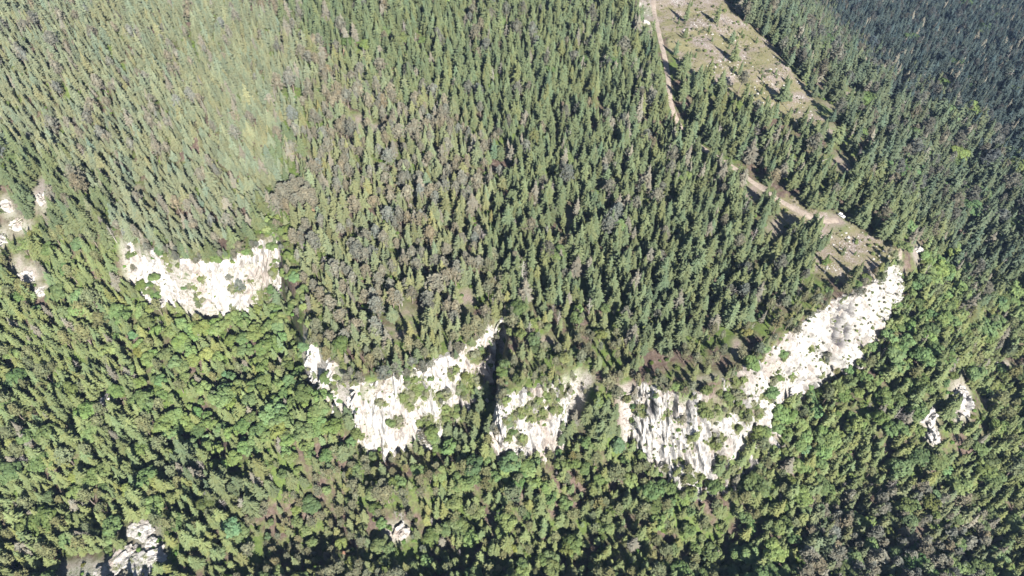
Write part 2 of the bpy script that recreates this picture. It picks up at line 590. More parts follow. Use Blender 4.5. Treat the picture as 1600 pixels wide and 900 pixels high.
# ---------------------------------------------------------------- terrain
terrain = fast_grid('terrain', np.stack([XX.ravel(), YY.ravel(), ZZ.ravel()], 1), grid_faces(len(GX), len(GY)), MG,
                    {'meadow': mead, 'clearing': clr, 'rock': np.maximum(rck, np.clip((SLOPE - 1.3) * 1.2, 0, 1) * np.clip(cliffness * 2, 0, 1))})
terrain['kind'] = 'structure'

# ---------------------------------------------------------------- cliffs, lofted from rim to foot
VEG = {  # leafy patches on the faces: px, py, radius
    1: [(262, 405, 10), (272, 418, 9), (240, 455, 11), (300, 455, 10), (312, 470, 8), (366, 450, 9), (378, 452, 7), (392, 440, 6), (410, 465, 14), (420, 480, 12), (428, 425, 8), (318, 440, 7)],
    2: [(530, 600, 12), (548, 590, 10), (600, 585, 0), (650, 610, 22), (640, 625, 16), (690, 620, 12), (705, 585, 9), (728, 610, 16), (740, 595, 12), (700, 650, 16), (665, 660, 12), (620, 660, 12), (740, 560, 8), (595, 630, 8), (640, 600, 8), (676, 672, 12), (750, 555, 9)],
    3: [(838, 628, 12), (860, 620, 12), (820, 640, 10), (870, 640, 9), (830, 655, 9), (845, 650, 9), (800, 680, 12), (795, 660, 10), (815, 690, 9), (880, 610, 8), (805, 650, 8)],
    4: [(1100, 650, 12), (1120, 690, 14), (1080, 690, 10), (1060, 720, 8), (1140, 640, 12), (1160, 620, 8), (1180, 640, 14), (1200, 620, 10), (1220, 560, 8), (1240, 590, 9), (1270, 545, 8), (1290, 560, 9), (1170, 690, 9), (1060, 660, 9), (1090, 745, 8), (1350, 440, 8), (1130, 720, 12), (1040, 650, 8), (1135, 628, 22), (1105, 640, 18), (1165, 650, 16), (1215, 590, 12), (1000, 640, 14), (1150, 600, 16), (1210, 600, 7), (1150, 670, 9)],
}
HOLLOW = [(1318, 488, 4, 14), (1311, 508, 4, 12), (1307, 526, 4, 9), (1332, 484, 3, 10), (1326, 520, 4, 12), (1318, 538, 5, 6), (1300, 500, 2, 10), (1050, 640, 5, 12), (1075, 625, 9, 12), (1020, 640, 5, 10)]  # cracks and overhang: rock coloured darker and pushed inwards
cliff_tris_V, cliff_tris_F, cliff_veg, cliff_id = [], [], [], []
runs, cur = [], []
ledge_pts = []
for s in SEC:
    if cur and s[2] == cur[-1][2] and s[2]: cur.append(s)
    else:
        if len(cur) > 1: runs.append(cur)
        cur = [s] if s[2] else []
if len(cur) > 1: runs.append(cur)
for run in runs:
    cid = run[0][2]
    T = np.array([s[0] for s in run]); B = np.array([s[1] for s in run])
    # ends taper into the slope
    L = np.r_[0, np.cumsum(np.linalg.norm(np.diff((T + B) / 2, axis=0), axis=1))]
    nu = int(L[-1] / .75) + 2
    u = np.linspace(0, L[-1], nu)
    Ti = np.stack([np.interp(u, L, T[:, k]) for k in range(3)], 1)
    Bi = np.stack([np.interp(u, L, B[:, k]) for k in range(3)], 1)

    def sm(A, w=7):
        k = np.ones(w) / w
        return np.stack([np.convolve(np.pad(A[:, c], w // 2, mode='edge'), k, 'valid') for c in range(3)], 1)
    Ti, Bi = sm(Ti), sm(Bi)
    Ti[:, 2] = sample(ZZ0, Ti[:, 0], Ti[:, 1]); Bi[:, 2] = sample(ZZ0, Bi[:, 0], Bi[:, 1])
    out = (Bi - Ti); out[:, 2] = 0; out /= np.linalg.norm(out, axis=1, keepdims=True) + 1e-9
    out = sm(out, 15); out /= np.linalg.norm(out, axis=1, keepdims=True)
    Ls = np.linalg.norm(Bi - Ti, axis=1).mean()
    nv = int(Ls / .75)
    vv = np.linspace(0, 1, nv)
    rows = [Ti - out * 6 + [0, 0, -2.5], Ti - out * 3 + [0, 0, -.3]]
    for v in vv: rows.append(Ti * (1 - v) + Bi * v)
    rows += [Bi + out * 2 + [0, 0, -2], Bi + out * 4 + [0, 0, -6]]
    R = np.array(rows)
    nvt = len(rows)
    env = np.ones(nvt); env[0] = 0; env[1] = .35; env[2] = .8; env[-1] = .5
    endt = np.clip(np.minimum(u, L[-1] - u) / 5.0, 0, 1)
    U, Vz = np.meshgrid(u, np.arange(nvt) * .75)
    seed = cid * 13.7
    big = 1 - np.abs(fbm(U / 17, Vz / 60, seed, 3)) * 2.0
    mid = 1 - np.abs(fbm(U / 6.5, Vz / 20, seed + 5, 4)) * 2.2
    ledge = perlin(U / 30, Vz / 6.0, seed + 9)
    fine = fbm(U / 1.9, Vz / 3.5, seed + 20, 3)
    disp = 3.0 * big + 2.2 * mid + 1.3 * np.clip(ledge * 2.2, -1, 1) + .95 * fine - 1.8
    disp *= env[:, None] * (0.25 + .75 * endt[None])
    n3 = -np.cross(np.gradient(R, axis=1), np.gradient(R, axis=0))
    n3 /= np.linalg.norm(n3, axis=2, keepdims=True) + 1e-9
    sgn = np.sign((n3 * np.r_[out.mean(0)]).sum(-1).mean())
    nn = n3 * sgn
    nn = nn * .5 + out[None] * .5
    vfr = np.clip((np.arange(nvt) - 2) / (nvt - 5), 0, 1)[:, None]
    rag = 2.6 * fbm(U / 9, 0 * U, seed + 31, 4) * (1 - vfr) + 3.2 * fbm(U / 11, 0 * U, seed + 37, 4) * vfr
    R = R + nn * disp[..., None] + out[None] * (rag * env[:, None])[..., None]
    R[..., 2] += ledge * .6 * env[:, None]
    bury = (1 - endt)[None, :, None] * 3.5
    R = R - out[None] * bury
    flat = R.reshape(-1, 3)
    px, py, _ = project(flat)
    wv1 = 7 * fbm(flat[:, 0] / 5, flat[:, 1] / 5, flat[:, 2] / 5, 3); wv2 = 7 * fbm(flat[:, 0] / 5 + 9, flat[:, 1] / 5, flat[:, 2] / 5, 3)
    px = px + wv1; py = py + wv2
    veg = np.zeros(len(flat)); stn = np.zeros(len(flat))
    for cx, cy, r in VEG.get(cid, []):
        if cid == 4: r = r * .75
        if r: veg = np.maximum(veg, np.clip(1.5 - np.hypot(px - cx, py - cy) / r, 0, 1))
    for cx, cy, rx, ry in HOLLOW:
        stn = np.maximum(stn, np.clip(2.0 - 1.2 * np.hypot((px - wv1 * .7 - cx) / rx, (py - wv2 * .7 - cy) / ry), 0, 1))
    lr = np.random.default_rng(70 + cid)
    for iu in range(0, nu):
        if lr.random() < .42:
            q = R[lr.integers(1, min(6, nvt - 3)), iu]; ledge_pts.append((*q, lr.uniform(.35, .85), 0))
        if endt[iu] < .95 and lr.random() < .8:
            q = R[lr.integers(2, nvt - 2), iu] + out[iu] * 1.5; ledge_pts.append((*q, lr.uniform(.3, .6), 1))
        if lr.random() < .10:
            q = R[nvt - 3 - lr.integers(0, max(2, int(nvt * .22))), iu]; ledge_pts.append((*q, lr.uniform(.4, .8), 1))
    R2 = R.reshape(-1, 3)
    cand = np.where((veg > .35) & (lr.random(len(veg)) < (.016 if cid != 1 else .012)))[0]
    for c_i in cand: ledge_pts.append((*R2[c_i], lr.uniform(.28, .62), 2))
    R = R - (out[None] * 3.2 * stn.reshape(R.shape[:2])[..., None]); flat = R.reshape(-1, 3)
    F = grid_faces(nu, nvt)
    if sgn > 0: F = F[:, ::-1]
    o = fast_grid('limestone_cliff', flat, F, MR, {'veg': veg, 'hollow': stn, 'dull': np.clip({1: .02, 2: .04, 3: .07, 4: .17}[cid] + .16 * fbm(flat[:, 0] / 14, flat[:, 1] / 14, flat[:, 2] / 30, 4), 0, .5)}, smooth=False)
    o['kind'] = 'structure'
    base = sum(len(v) for v in cliff_tris_V)
    cliff_tris_V.append(flat); cliff_tris_F.append(F + base); cliff_veg.append(veg); cliff_id.append(np.full(len(F), cid))
CBVH = BVHTree.FromPolygons(np.concatenate(cliff_tris_V).tolist(), np.concatenate(cliff_tris_F).tolist())


def hit_any(px, py):
    """nearest of cliff face or soil along the ray through a pixel"""
    g = hit(px, py); d = ray(px, py)
    loc, nor, idx, dist = CBVH.ray_cast(Vector(CAM), Vector(d), 3000)
    if loc is not None and dist < np.linalg.norm(g - CAM):
        return np.array(loc), True
    return g, False


# ---------------------------------------------------------------- dirt track
def make_track():
    P = TRACKL; P = P[np.r_[True, np.linalg.norm(np.diff(P[:, :2], axis=0), axis=1) > .3]]
    L = np.r_[0, np.cumsum(np.linalg.norm(np.diff(P[:, :2], axis=0), axis=1))]
    s = np.arange(0, L[-1], 1.0)
    X = np.interp(s, L, P[:, 0]); Y = np.interp(s, L, P[:, 1])
    tx = np.gradient(X); ty = np.gradient(Y); l = np.hypot(tx, ty); nx, ny = -ty / l, tx / l
    V = []
    W = 9
    for j in range(W):
        f = (j / (W - 1) - .5) * 2
        w = 1.9 + .4 * perlin(s / 7, np.full_like(s, j // 5), 2.0)
        x = X + nx * w * f; y = Y + ny * w * f
        z = sample(ZZ, x, y) + .16 - .22 * (abs(f) ** 4) - .05 * math.exp(-((abs(f) - .5) / .15) ** 2)
        V.append(np.stack([x, y, z], 1))
    V = np.array(V).reshape(-1, 3)
    o = fast_grid('dirt_track', V, grid_faces(len(s), W), MDIRT, {}, True)
    o['kind'] = 'structure'


make_track()


# ---------------------------------------------------------------- plant prototypes
def tube(p0, p1, r0, r1, n=6, V=None, F=None):
    p0 = Vector(p0); p1 = Vector(p1); d = (p1 - p0).normalized()
    a = d.orthogonal().normalized(); b = d.cross(a)
    base = len(V)
    for p, r in ((p0, r0), (p1, r1)):
        for k in range(n):
            an = 2 * math.pi * k / n
            V.append(tuple(p + a * math.cos(an) * r + b * math.sin(an) * r))
    for k in range(n):
        F.append((base + k, base + (k + 1) % n, base + n + (k + 1) % n, base + n + k))
    F.append(tuple(base + n + k for k in range(n)))


def tent(V, F, base, tip, wid, lift):
    base = Vector(base); tip = Vector(tip); d = tip - base
    s = d.cross(Vector((0, 0, 1)))
    if s.length < 1e-4: s = Vector((1, 0, 0))
    s.normalize()
    midp = base + d * .45
    i = len(V)
    V += [tuple(base), tuple(midp + s * wid - Vector((0, 0, lift))), tuple(midp - s * wid - Vector((0, 0, lift))), tuple(midp + Vector((0, 0, lift * .7))), tuple(tip)]
    F += [(i, i + 1, i + 3), (i + 1, i + 4, i + 3), (i, i + 3, i + 2), (i + 3, i + 4, i + 2)]


def spruce_crown(rng, H=17., R=2.6, z0=.14, dens=1.0, power=.8):
    V, F = [], []
    nw = int(16 * dens)
    side = rng.random() * 6.28
    for w in range(nw):
        f = (w + rng.random() * .6) / nw
        z = H * (z0 + (1 - z0) * f * .97)
        r = R * (1 - f ** 1.25) ** power * rng.uniform(.78, 1.12) + .18
        if f < .12: r *= .75
        nb = max(4, int((9.5 if f < .5 else 7.5) * (.62 + .38 * (1 - f))))
        a0 = rng.random() * 6.28
        for k in range(nb):
            a = a0 + 6.283 * (k + rng.uniform(-.38, .38)) / nb
            ln = r * rng.uniform(.58, 1.22) * (1 + .10 * math.cos(a - side))
            dr = ln * rng.uniform(.10, .42)
            c, s = math.cos(a), math.sin(a)
            zj = z + rng.uniform(-.35, .35)
            b = (c * .1, s * .1, zj + ln * .12)
            t = (c * ln, s * ln, zj - dr)
            tent(V, F, b, t, ln * .19 + .12, .16 + ln * .07)
            for sg in (-1, 1):
                if ln > .7:
                    b2 = (c * ln * .42, s * ln * .42, zj - dr * .2)
                    a2 = a + sg * rng.uniform(.5, .85)
                    l2 = ln * rng.uniform(.36, .56)
                    tent(V, F, b2, (b2[0] + math.cos(a2) * l2, b2[1] + math.sin(a2) * l2, b2[2] - dr * .6), l2 * .26, .14)
    tube((0, 0, H * .93), (0, 0, H * 1.02), .12, .02, 4, V, F)
    i = len(V); n = 7
    for q, (zz, rr) in enumerate(((z0 + .03, .30), (.4, .38), (.75, .22), (.95, .04))):
        for k in range(n):
            an = 6.283 * k / n
            r = R * rr * rng.uniform(.6, 1.25)
            V.append((math.cos(an) * r, math.sin(an) * r, H * zz + rng.uniform(-.4, .4)))
    for q in range(3):
        for k in range(n):
            F.append((i + q * n + k, i + q * n + (k + 1) % n, i + (q + 1) * n + (k + 1) % n, i + (q + 1) * n + k))
    return V, F


def leaf_clump(V, F, c, rad, nrm, rng, n=9, size=.5):
    c = Vector(c); nrm = Vector(nrm).normalized()
    for k in range(n):
        d = Vector((rng.gauss(0, 1), rng.gauss(0, 1), rng.gauss(0, 1))).normalized()
        p = c + d * rad * rng.uniform(.3, 1)
        q = (nrm * .9 + d * .9 + Vector((0, 0, .3))).normalized()
        a = q.orthogonal().normalized(); a.rotate(Matrix.Rotation(rng.random() * 6.28, 3, q)); b = q.cross(a)
        s = size * rng.uniform(.6, 1.25)
        i = len(V)
        V += [tuple(p + a * s), tuple(p + b * s * .7), tuple(p - a * s), tuple(p - b * s * .7 + q * s * .2)]
        F.append((i, i + 1, i + 2, i + 3))


def blob_core(V, F, c, r, rng, nu=9, nv=6):
    i0 = len(V)
    for j in range(nv + 1):
        th = math.pi * j / nv
        for k in range(nu):
            ph = 6.283 * k / nu
            q = rng.uniform(.85, 1.12)
            V.append((c[0] + r[0] * math.sin(th) * math.cos(ph) * q, c[1] + r[1] * math.sin(th) * math.sin(ph) * q, c[2] + r[2] * math.cos(th) * q))
    for j in range(nv):
        for k in range(nu):
            F.append((i0 + j * nu + k, i0 + (j + 1) * nu + k, i0 + (j + 1) * nu + (k + 1) % nu, i0 + j * nu + (k + 1) % nu))


def broad_crown(rng, H=14., R=4.2, nl=9, size=.55):
    V, F = [], []
    lobes = [((0, 0, H * .66), R * .72)]
    for k in range(nl):
        a = 6.283 * (k + rng.uniform(-.3, .3)) / nl * 2
        rr = R * rng.uniform(.35, .68)
        lobes.append(((math.cos(a) * rr, math.sin(a) * rr, H * rng.uniform(.5, .84)), R * rng.uniform(.32, .48)))
    for c, r in lobes:
        blob_core(V, F, c, (r * .7, r * .7, r * .65), rng, 7, 5)
        nc = int(16 + 26 * (r / R))
        for k in range(nc):
            d = Vector((rng.gauss(0, 1), rng.gauss(0, 1), rng.gauss(.25, 1))).normalized()
            if d.z < -.5: d.z *= -1
            leaf_clump(V, F, Vector(c) + d * r * rng.uniform(.8, 1.05), r * .26, d, rng, 7, size)
    return V, F


def pine_crown(rng, H=16., R=2.7, base=.42):
    V, F = [], []
    n = 62
    for k in range(n):
        f = (k + rng.random()) / n
        z = H * (base + (1 - base) * f)
        env = R * (math.sin(math.pi * min(1, .22 + f * .80)) ** .7)
        a = k * 2.4 + rng.uniform(-.4, .4)
        rr = env * rng.uniform(.25, .95)
        c = Vector((math.cos(a) * rr, math.sin(a) * rr, z + rng.uniform(-.3, .5)))
        s = rng.uniform(.6, 1.05)
        for j in range(9):
            d = Vector((rng.gauss(0, 1) + math.cos(a) * .5, rng.gauss(0, 1) + math.sin(a) * .5, rng.gauss(.5, .7))).normalized()
            tent(V, F, c, c + d * s, s * .22, .08)
        if k % 3 == 0:
            tube((0, 0, z - .5 * rr * .6), c, .06, .03, 3, V, F)
    blob_core(V, F, (0, 0, H * (base + (1 - base) * .5)), (R * .42, R * .42, H * (1 - base) * .36), rng, 7, 5)
    return V, F


def trunk_mesh(H, r, lean, rng, limbs=0, z_l=.4, ll=2.0):
    V, F = [], []
    p = Vector((0, 0, -1.0)); n = 5
    for k in range(n):
        f0, f1 = k / n, (k + 1) / n
        q = Vector((lean * rng.uniform(-1, 1), lean * rng.uniform(-1, 1), H * f1 if k < n - 1 else H))
        tube(p, q, r * (1 - f0 * .85), r * (1 - f1 * .85), 6, V, F); p = q
    for k in range(limbs):
        z = H * (z_l + (1 - z_l) * rng.random() * .85); a = rng.random() * 6.28; l = ll * rng.uniform(.5, 1.1) * (1.15 - z / H)
        m = Vector((math.cos(a) * l, math.sin(a) * l, z + l * rng.uniform(-.1, .5)))
        tube((0, 0, z), m, r * .25, .03, 4, V, F)
        for _ in range(2):
            a2 = a + rng.uniform(-.8, .8); l2 = l * .5
            tube(Vector((0, 0, z)).lerp(m, .6), m + Vector((math.cos(a2) * l2, math.sin(a2) * l2, rng.uniform(-.2, .4))), r * .1, .02, 3, V, F)
    return V, F


def shrub_crown(rng, H=2.2, R=1.9):
    V, F = [], []
    for k in range(5):
        a = rng.random() * 6.28; rr = R * rng.uniform(0, .55)
        c = (math.cos(a) * rr, math.sin(a) * rr, H * rng.uniform(.25, .6)); r = R * rng.uniform(.4, .6)
        blob_core(V, F, c, (r * .75, r * .75, r * .7), rng, 6, 4)
        for j in range(12):
            d = Vector((rng.gauss(0, 1), rng.gauss(0, 1), rng.gauss(.4, 1))).normalized()
            leaf_clump(V, F, Vector(c) + d * r * .9, r * .3, d, rng, 6, .26)
    return V, F


def to_mesh(name, V, F, m, smooth=False):
    me = bpy.data.meshes.new(name); me.from_pydata([tuple(v) for v in V], [], [tuple(f) for f in F]); me.materials.append(m)
    me.update()
    return me


PROTO = {}   # kind -> list of (crown mesh, trunk mesh, joined mesh, nominal height)


def add_proto(kind, crownVF, cm, trunkVF, tm, H):
    c = to_mesh('crown', *crownVF, cm) if crownVF else None
    t = to_mesh('trunk', *trunkVF, tm)
    V = list(crownVF[0]) if crownVF else []; F = [tuple(f) for f in crownVF[1]] if crownVF else []
    nc = len(F); b = len(V)
    V += trunkVF[0]; F += [tuple(i + b for i in f) for f in trunkVF[1]]
    j = bpy.data.meshes.new(kind + '_mesh'); j.from_pydata([tuple(v) for v in V], [], F)
    if crownVF: j.materials.append(cm)
    j.materials.append(tm)
    if crownVF:
        mi = np.zeros(len(F), np.int32); mi[nc:] = 1; j.polygons.foreach_set('material_index', mi)
    j.update()
    PROTO.setdefault(kind, []).append((c, t, j, H))


rg = random.Random(5)
for k in range(12):
    H = 17. * rg.uniform(.9, 1.1); R = rg.uniform(2.0, 3.4)
    add_proto('spruce', spruce_crown(rg, H, R, rg.uniform(.05, .18), rg.uniform(.9, 1.2), rg.uniform(.40, .90)), MNEED, trunk_mesh(H * .97, .24, .06, rg), MBARK, H)
for k in range(6):
    H = 16.
    add_proto('pine', pine_crown(rg, H, rg.uniform(2.2, 3.1), rg.uniform(.34, .55)), MPINE, trunk_mesh(H * .95, .24, .25, rg, 6, .3, 1.2), MBARK, H)
for k in range(6):
    H = 13.
    add_proto('broadleaf', broad_crown(rg, H, rg.uniform(3.2, 4.2), rg.randint(7, 11)), MLEAF, trunk_mesh(H * .7, .26, .2, rg, 7, .4, 3.), MBARK, H)
for k in range(4):
    H = 15.
    add_proto('dead', None, None, trunk_mesh(H, .26, .2, rg, 34, .28, 2.8), MDEAD, H)
for k in range(3):
    add_proto('shrub', shrub_crown(rg, 2.2, rg.uniform(1.6, 2.2)), MLEAF, trunk_mesh(1.2, .07, .1, rg, 3, .2, .8), MBARK, 2.2)
for k in range(3):
    add_proto('young', spruce_crown(rg, 5., rg.uniform(1.1, 1.5), .04, .62, .8), MNEED, trunk_mesh(4.8, .09, .03, rg), MBARK, 5.)

# ---------------------------------------------------------------- where the trees stand
ZONES = [  # outline in the photograph, mix of (spruce, pine, broadleaf, dead), palette, density, scale
    ('top_left', [(-400, -400), (470, -400), (470, 150), (430, 350), (330, 400), (190, 370), (100, 250), (-400, 150)], (.90, .09, .0, .01), 'pale', 1.0, .92),
    ('mauve', [(330, -50), (560, 130), (760, 200), (760, 420), (740, 520), (560, 570), (470, 500), (450, 320), (480, 220)], (.63, .335, .0, .035), 'mauve', .92, .95),
    ('rim_mid', [(470, 400), (790, 430), (790, 520), (560, 600), (470, 540)], (.5, .44, .03, .03), 'olive', .9, .85),
    ('block', [(780, 490), (960, 490), (990, 640), (760, 660)], (.42, .40, .15, .03), 'olive', 1.0, .8),
    ('under_left', [(180, 470), (450, 480), (520, 640), (560, 700), (440, 760), (250, 700), (200, 560)], (.38, .04, .57, .01), 'lime', 1.1, .8),
    ('dark_round', [(590, 690), (700, 720), (640, 960), (330, 1000), (400, 820)], (.33, .47, .19, .01), 'olive', .92, .8),
    ('bottom_mid', [(560, 700), (1150, 690), (1180, 1000), (560, 1000)], (.52, .24, .23, .01), 'fresh', 1.0, .85),
    ('rim_right', [(1090, 540), (1180, 500), (1300, 420), (1320, 470), (1150, 620), (1000, 640), (990, 590)], (.4, .5, .08, .02), 'olive', .6, .7),
    ('under_right', [(1390, 395), (1480, 400), (1500, 500), (1400, 640), (1240, 740), (1170, 700), (1300, 570)], (.45, .06, .47, .02), 'lime', 1.1, .85),
    ('grey_right', [(1260, 790), (1450, 760), (1560, 820), (1500, 1000), (1200, 1000)], (.44, .34, .19, .03), 'greyish', 1.0, .9),
    ('bottom_right', [(1150, 640), (1400, 560), (1700, 400), (2200, 400), (2200, 1200), (1150, 1200)], (.70, .10, .18, .02), 'fresh', 1.05, .95),
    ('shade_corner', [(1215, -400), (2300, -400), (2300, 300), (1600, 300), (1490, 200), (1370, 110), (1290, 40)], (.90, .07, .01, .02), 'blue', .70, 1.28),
    ('shade_right', [(1100, -400), (2300, -400), (2300, 420), (1500, 440), (1400, 330), (1290, 170), (1130, 0)], (.82, .13, .04, .01), 'slope_shade', .74, 1.22),
    ('low_left', [(-600, 300), (200, 380), (220, 560), (300, 760), (420, 850), (330, 1200), (-900, 1200)], (.74, .12, .13, .01), 'fresh', 1.0, .97),
]
PAL = {  # tree colours, two with slope shade painted in: spruce, pine, broadleaf
    'pale': ((.128, .134, .088), (.155, .140, .118), (.12, .15, .06)),
    'mauve': ((.122, .128, .072), (.142, .128, .104), (.11, .138, .055)),
    'olive': ((.118, .124, .062), (.128, .122, .080), (.11, .134, .055)),
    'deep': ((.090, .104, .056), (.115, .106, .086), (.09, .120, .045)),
    'lime': ((.124, .142, .064), (.134, .138, .076), (.116, .152, .058)),
    'fresh': ((.120, .136, .062), (.132, .134, .072), (.106, .138, .054)),
    'slope_shade': ((.072, .086, .056), (.092, .087, .076), (.085, .12, .05)),  # darkened tints: shade of the right slope painted into the foliage
    'greyish': ((.110, .118, .068), (.150, .138, .115), (.10, .13, .055)),
    'blue': ((.036, .048, .048), (.054, .054, .054), (.06, .085, .042)),  # corner shade painted into the foliage as dark bluish tints
}
SP = 4.75
nx = int(1900 / SP); ny = int(1750 / SP)
ax = (np.arange(nx)[None] + .5 * (np.arange(ny)[:, None] % 2)) * SP - 700
ay = np.repeat(np.arange(ny)[:, None] * SP * .9 - 120, nx, 1)
ax = (ax + RNG.uniform(-.42, .42, ax.shape) * SP).ravel(); ay = (ay + RNG.uniform(-.42, .42, ay.shape) * SP).ravel()
az = sample(ZZ, ax, ay)
keep = np.ones(len(ax), bool)
tpx, tpy, _ = project(np.stack([ax, ay, az], 1))
keep &= (tpx > -220) & (tpx < 1820) & (tpy > -150) & (tpy < 1150)
m2, c2, r2, _, _ = masks(ax, ay, az)
c3 = masks(ax, ay, az + 6.0)[1]
r4 = np.maximum(masks(ax - 4, ay + 8, az)[2], masks(ax - 6.5, ay + 14, az)[2])
cn = sample(cliffness, ax, ay)
ENDS = ((tpx - 912) ** 2 + (tpy - 605) ** 2 < 26 ** 2) | ((tpx - 986) ** 2 + (tpy - 640) ** 2 < 22 ** 2) | ((tpx - 200) ** 2 + (tpy - 402) ** 2 < 18 ** 2)
keep &= (cn < .18) | ENDS | in_poly(tpx, tpy, [(768, 520), (800, 500), (794, 650), (764, 660)])
dtr = seg_dist(ax, ay, TRX, False)
keep &= dtr > np.where(tpy < 200, 5.8, 4.6)
sl = sample(SLOPE, ax, ay)
ENDS0 = ENDS
WALL = ENDS0 | in_poly(tpx, tpy, [(415, 340), (452, 340), (500, 560), (470, 560)]) | in_poly(tpx, tpy, [(768, 520), (800, 500), (794, 650), (764, 660)])
keep &= (sl < 3.2) | WALL
rnd = RNG.random(len(ax))
keep &= ~((m2 > .5) & (rnd > .025))
keep &= ~((np.maximum(c2, c3) > .45))
keep &= ~((r4 > .5) & (RNG.random(len(ax)) < .75))
SPARSE = [(1262, 105), (1330, 110), (1400, 180), (1350, 260), (1290, 240), (1270, 190)]
TRACKSIDE = [(1030, 60), (1120, 130), (1250, 205), (1300, 260), (1350, 330), (1240, 320), (1150, 260), (1060, 190)]
keep &= ~(in_poly(tpx, tpy, SPARSE) & (rnd > .45))
keep &= ~(in_poly(tpx, tpy, TRACKSIDE) & (rnd > .72))
clump = fbm(ax / 22, ay / 22, 4.0, 3)
keep &= ~((clump < -.55) & (rnd > .45) & (tpy < 540))
idx = np.where(keep)[0]
LP = np.array(ledge_pts)
X, Y, Z = np.r_[ax[idx], LP[:, 0]], np.r_[ay[idx], LP[:, 1]], np.r_[az[idx], LP[:, 2] - .3]
SMALL = np.r_[np.where(WALL[idx], .55, 1.0), LP[:, 3]]
FORCE = np.r_[np.where(ENDS[idx], 0, np.where(WALL[idx], 3, -1)), LP[:, 4]].astype(int)
N = len(X)
TPX, TPY, _ = project(np.stack([X, Y, Z], 1))
zone = np.full(N, -1)
wx = 16 * fbm(X / 14, Y / 14, 6., 2) + 40 * fbm(X / 70, Y / 70, 2., 2) + RNG.normal(0, 14, N)
wy = 16 * fbm(X / 14, Y / 14, 9., 2) + 25 * fbm(X / 70, Y / 70, 5., 2) + RNG.normal(0, 12, N)
far_w = np.clip((560 - TPY) / 250, .35, 1); wx *= far_w; wy *= far_w
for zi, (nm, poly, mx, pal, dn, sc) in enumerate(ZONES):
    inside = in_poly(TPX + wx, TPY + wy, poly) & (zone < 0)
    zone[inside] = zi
dens = np.array([z[4] for z in ZONES] + [.84])[zone]
thin = (RNG.random(N) > dens) & (FORCE < 0)
X, Y, Z, TPX, TPY, SMALL, FORCE, zone = [a[~thin] for a in (X, Y, Z, TPX, TPY, SMALL, FORCE, zone)]
N = len(X)
kindn = fbm(X / 10, Y / 10, 12., 2) * .5
names = ['spruce', 'pine', 'broadleaf', 'dead']
kinds = np.zeros(N, int); tint = np.zeros((N, 3)); hgt = np.zeros(N); wid = np.zeros(N)
u0 = np.clip(RNG.random(N) * .62 + (kindn + .5) * .38, 0, .9999)
u0 = np.argsort(np.argsort(u0)) / N
hv = 3.2 * fbm(X / 30, Y / 30, 15., 2)
for i in range(N):
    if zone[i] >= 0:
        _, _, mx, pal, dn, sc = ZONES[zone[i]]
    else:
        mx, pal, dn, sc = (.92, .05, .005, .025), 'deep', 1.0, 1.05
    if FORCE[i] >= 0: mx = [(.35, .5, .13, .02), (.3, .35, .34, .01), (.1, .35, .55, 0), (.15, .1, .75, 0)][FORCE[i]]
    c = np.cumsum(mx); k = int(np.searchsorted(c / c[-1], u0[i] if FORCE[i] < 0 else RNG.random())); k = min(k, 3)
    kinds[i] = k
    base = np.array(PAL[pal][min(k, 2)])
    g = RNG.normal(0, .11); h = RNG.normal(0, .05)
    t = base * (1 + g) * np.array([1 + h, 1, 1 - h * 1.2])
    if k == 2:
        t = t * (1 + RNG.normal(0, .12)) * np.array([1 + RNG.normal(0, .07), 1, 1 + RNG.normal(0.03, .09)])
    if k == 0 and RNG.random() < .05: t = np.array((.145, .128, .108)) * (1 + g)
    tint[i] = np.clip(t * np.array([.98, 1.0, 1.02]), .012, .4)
    hh = (14.5, 13.5, 11.0, 12.0)[k] * sc * (1 + RNG.normal(0, .19)) + hv[i]
    if RNG.random() < .07: hh *= .6
    hgt[i] = max(hh, 5) * SMALL[i]; wid[i] = (1 + RNG.normal(0, .12)) * (1.36, 1.38, 1.42, 1.1)[k] * sc ** .5
EXTRA = [  # trees picked out one by one: px, py of the base, kind, colour, height
    (88, 868, 'spruce', (.19, .09, .06), 13, 'dead spruce still covered in rust red needles near the lower left corner'),
    (92, 880, 'spruce', (.17, .085, .06), 8, 'small rust red dead spruce just below the larger red one, lower left'),
    (541, 872, 'spruce', (.21, .12, .085), 10, 'salmon red dying conifer at the bottom edge left of centre'),
    (490, 336, 'spruce', (.22, .14, .10), 13, 'single salmon red dying spruce above the middle cliff, left of the mauve pines'),
    (541, 100, 'spruce', (.21, .14, .105), 12, 'salmon red dying spruce in the far upper left forest'),
    (1240, 852, 'spruce', (.19, .10, .075), 9, 'small reddish dying conifer in the lower right forest'),
    (1584, 838, 'spruce', (.18, .10, .075), 9, 'small reddish dying conifer at the lower right edge'),
    (796, 738, 'broadleaf', (.27, .23, .055), 10, 'bright yellow broadleaf tree at the foot of the narrow central cliff'),
    (806, 862, 'broadleaf', (.17, .18, .05), 8, 'yellowish green broadleaf tree in the bottom centre below the yellow one'),
    (1288, 412, 'young', (.07, .10, .035), 8, 'lone dark conifer casting a shadow on the cliff-top meadow'),
    (1330, 430, 'spruce', (.08, .095, .045), 9, 'slim conifer standing alone near the right rim of the cliff-top meadow'),
    (1316, 398, 'young', (.08, .09, .05), 6, 'small grey green conifer in the middle of the cliff-top meadow'),
]

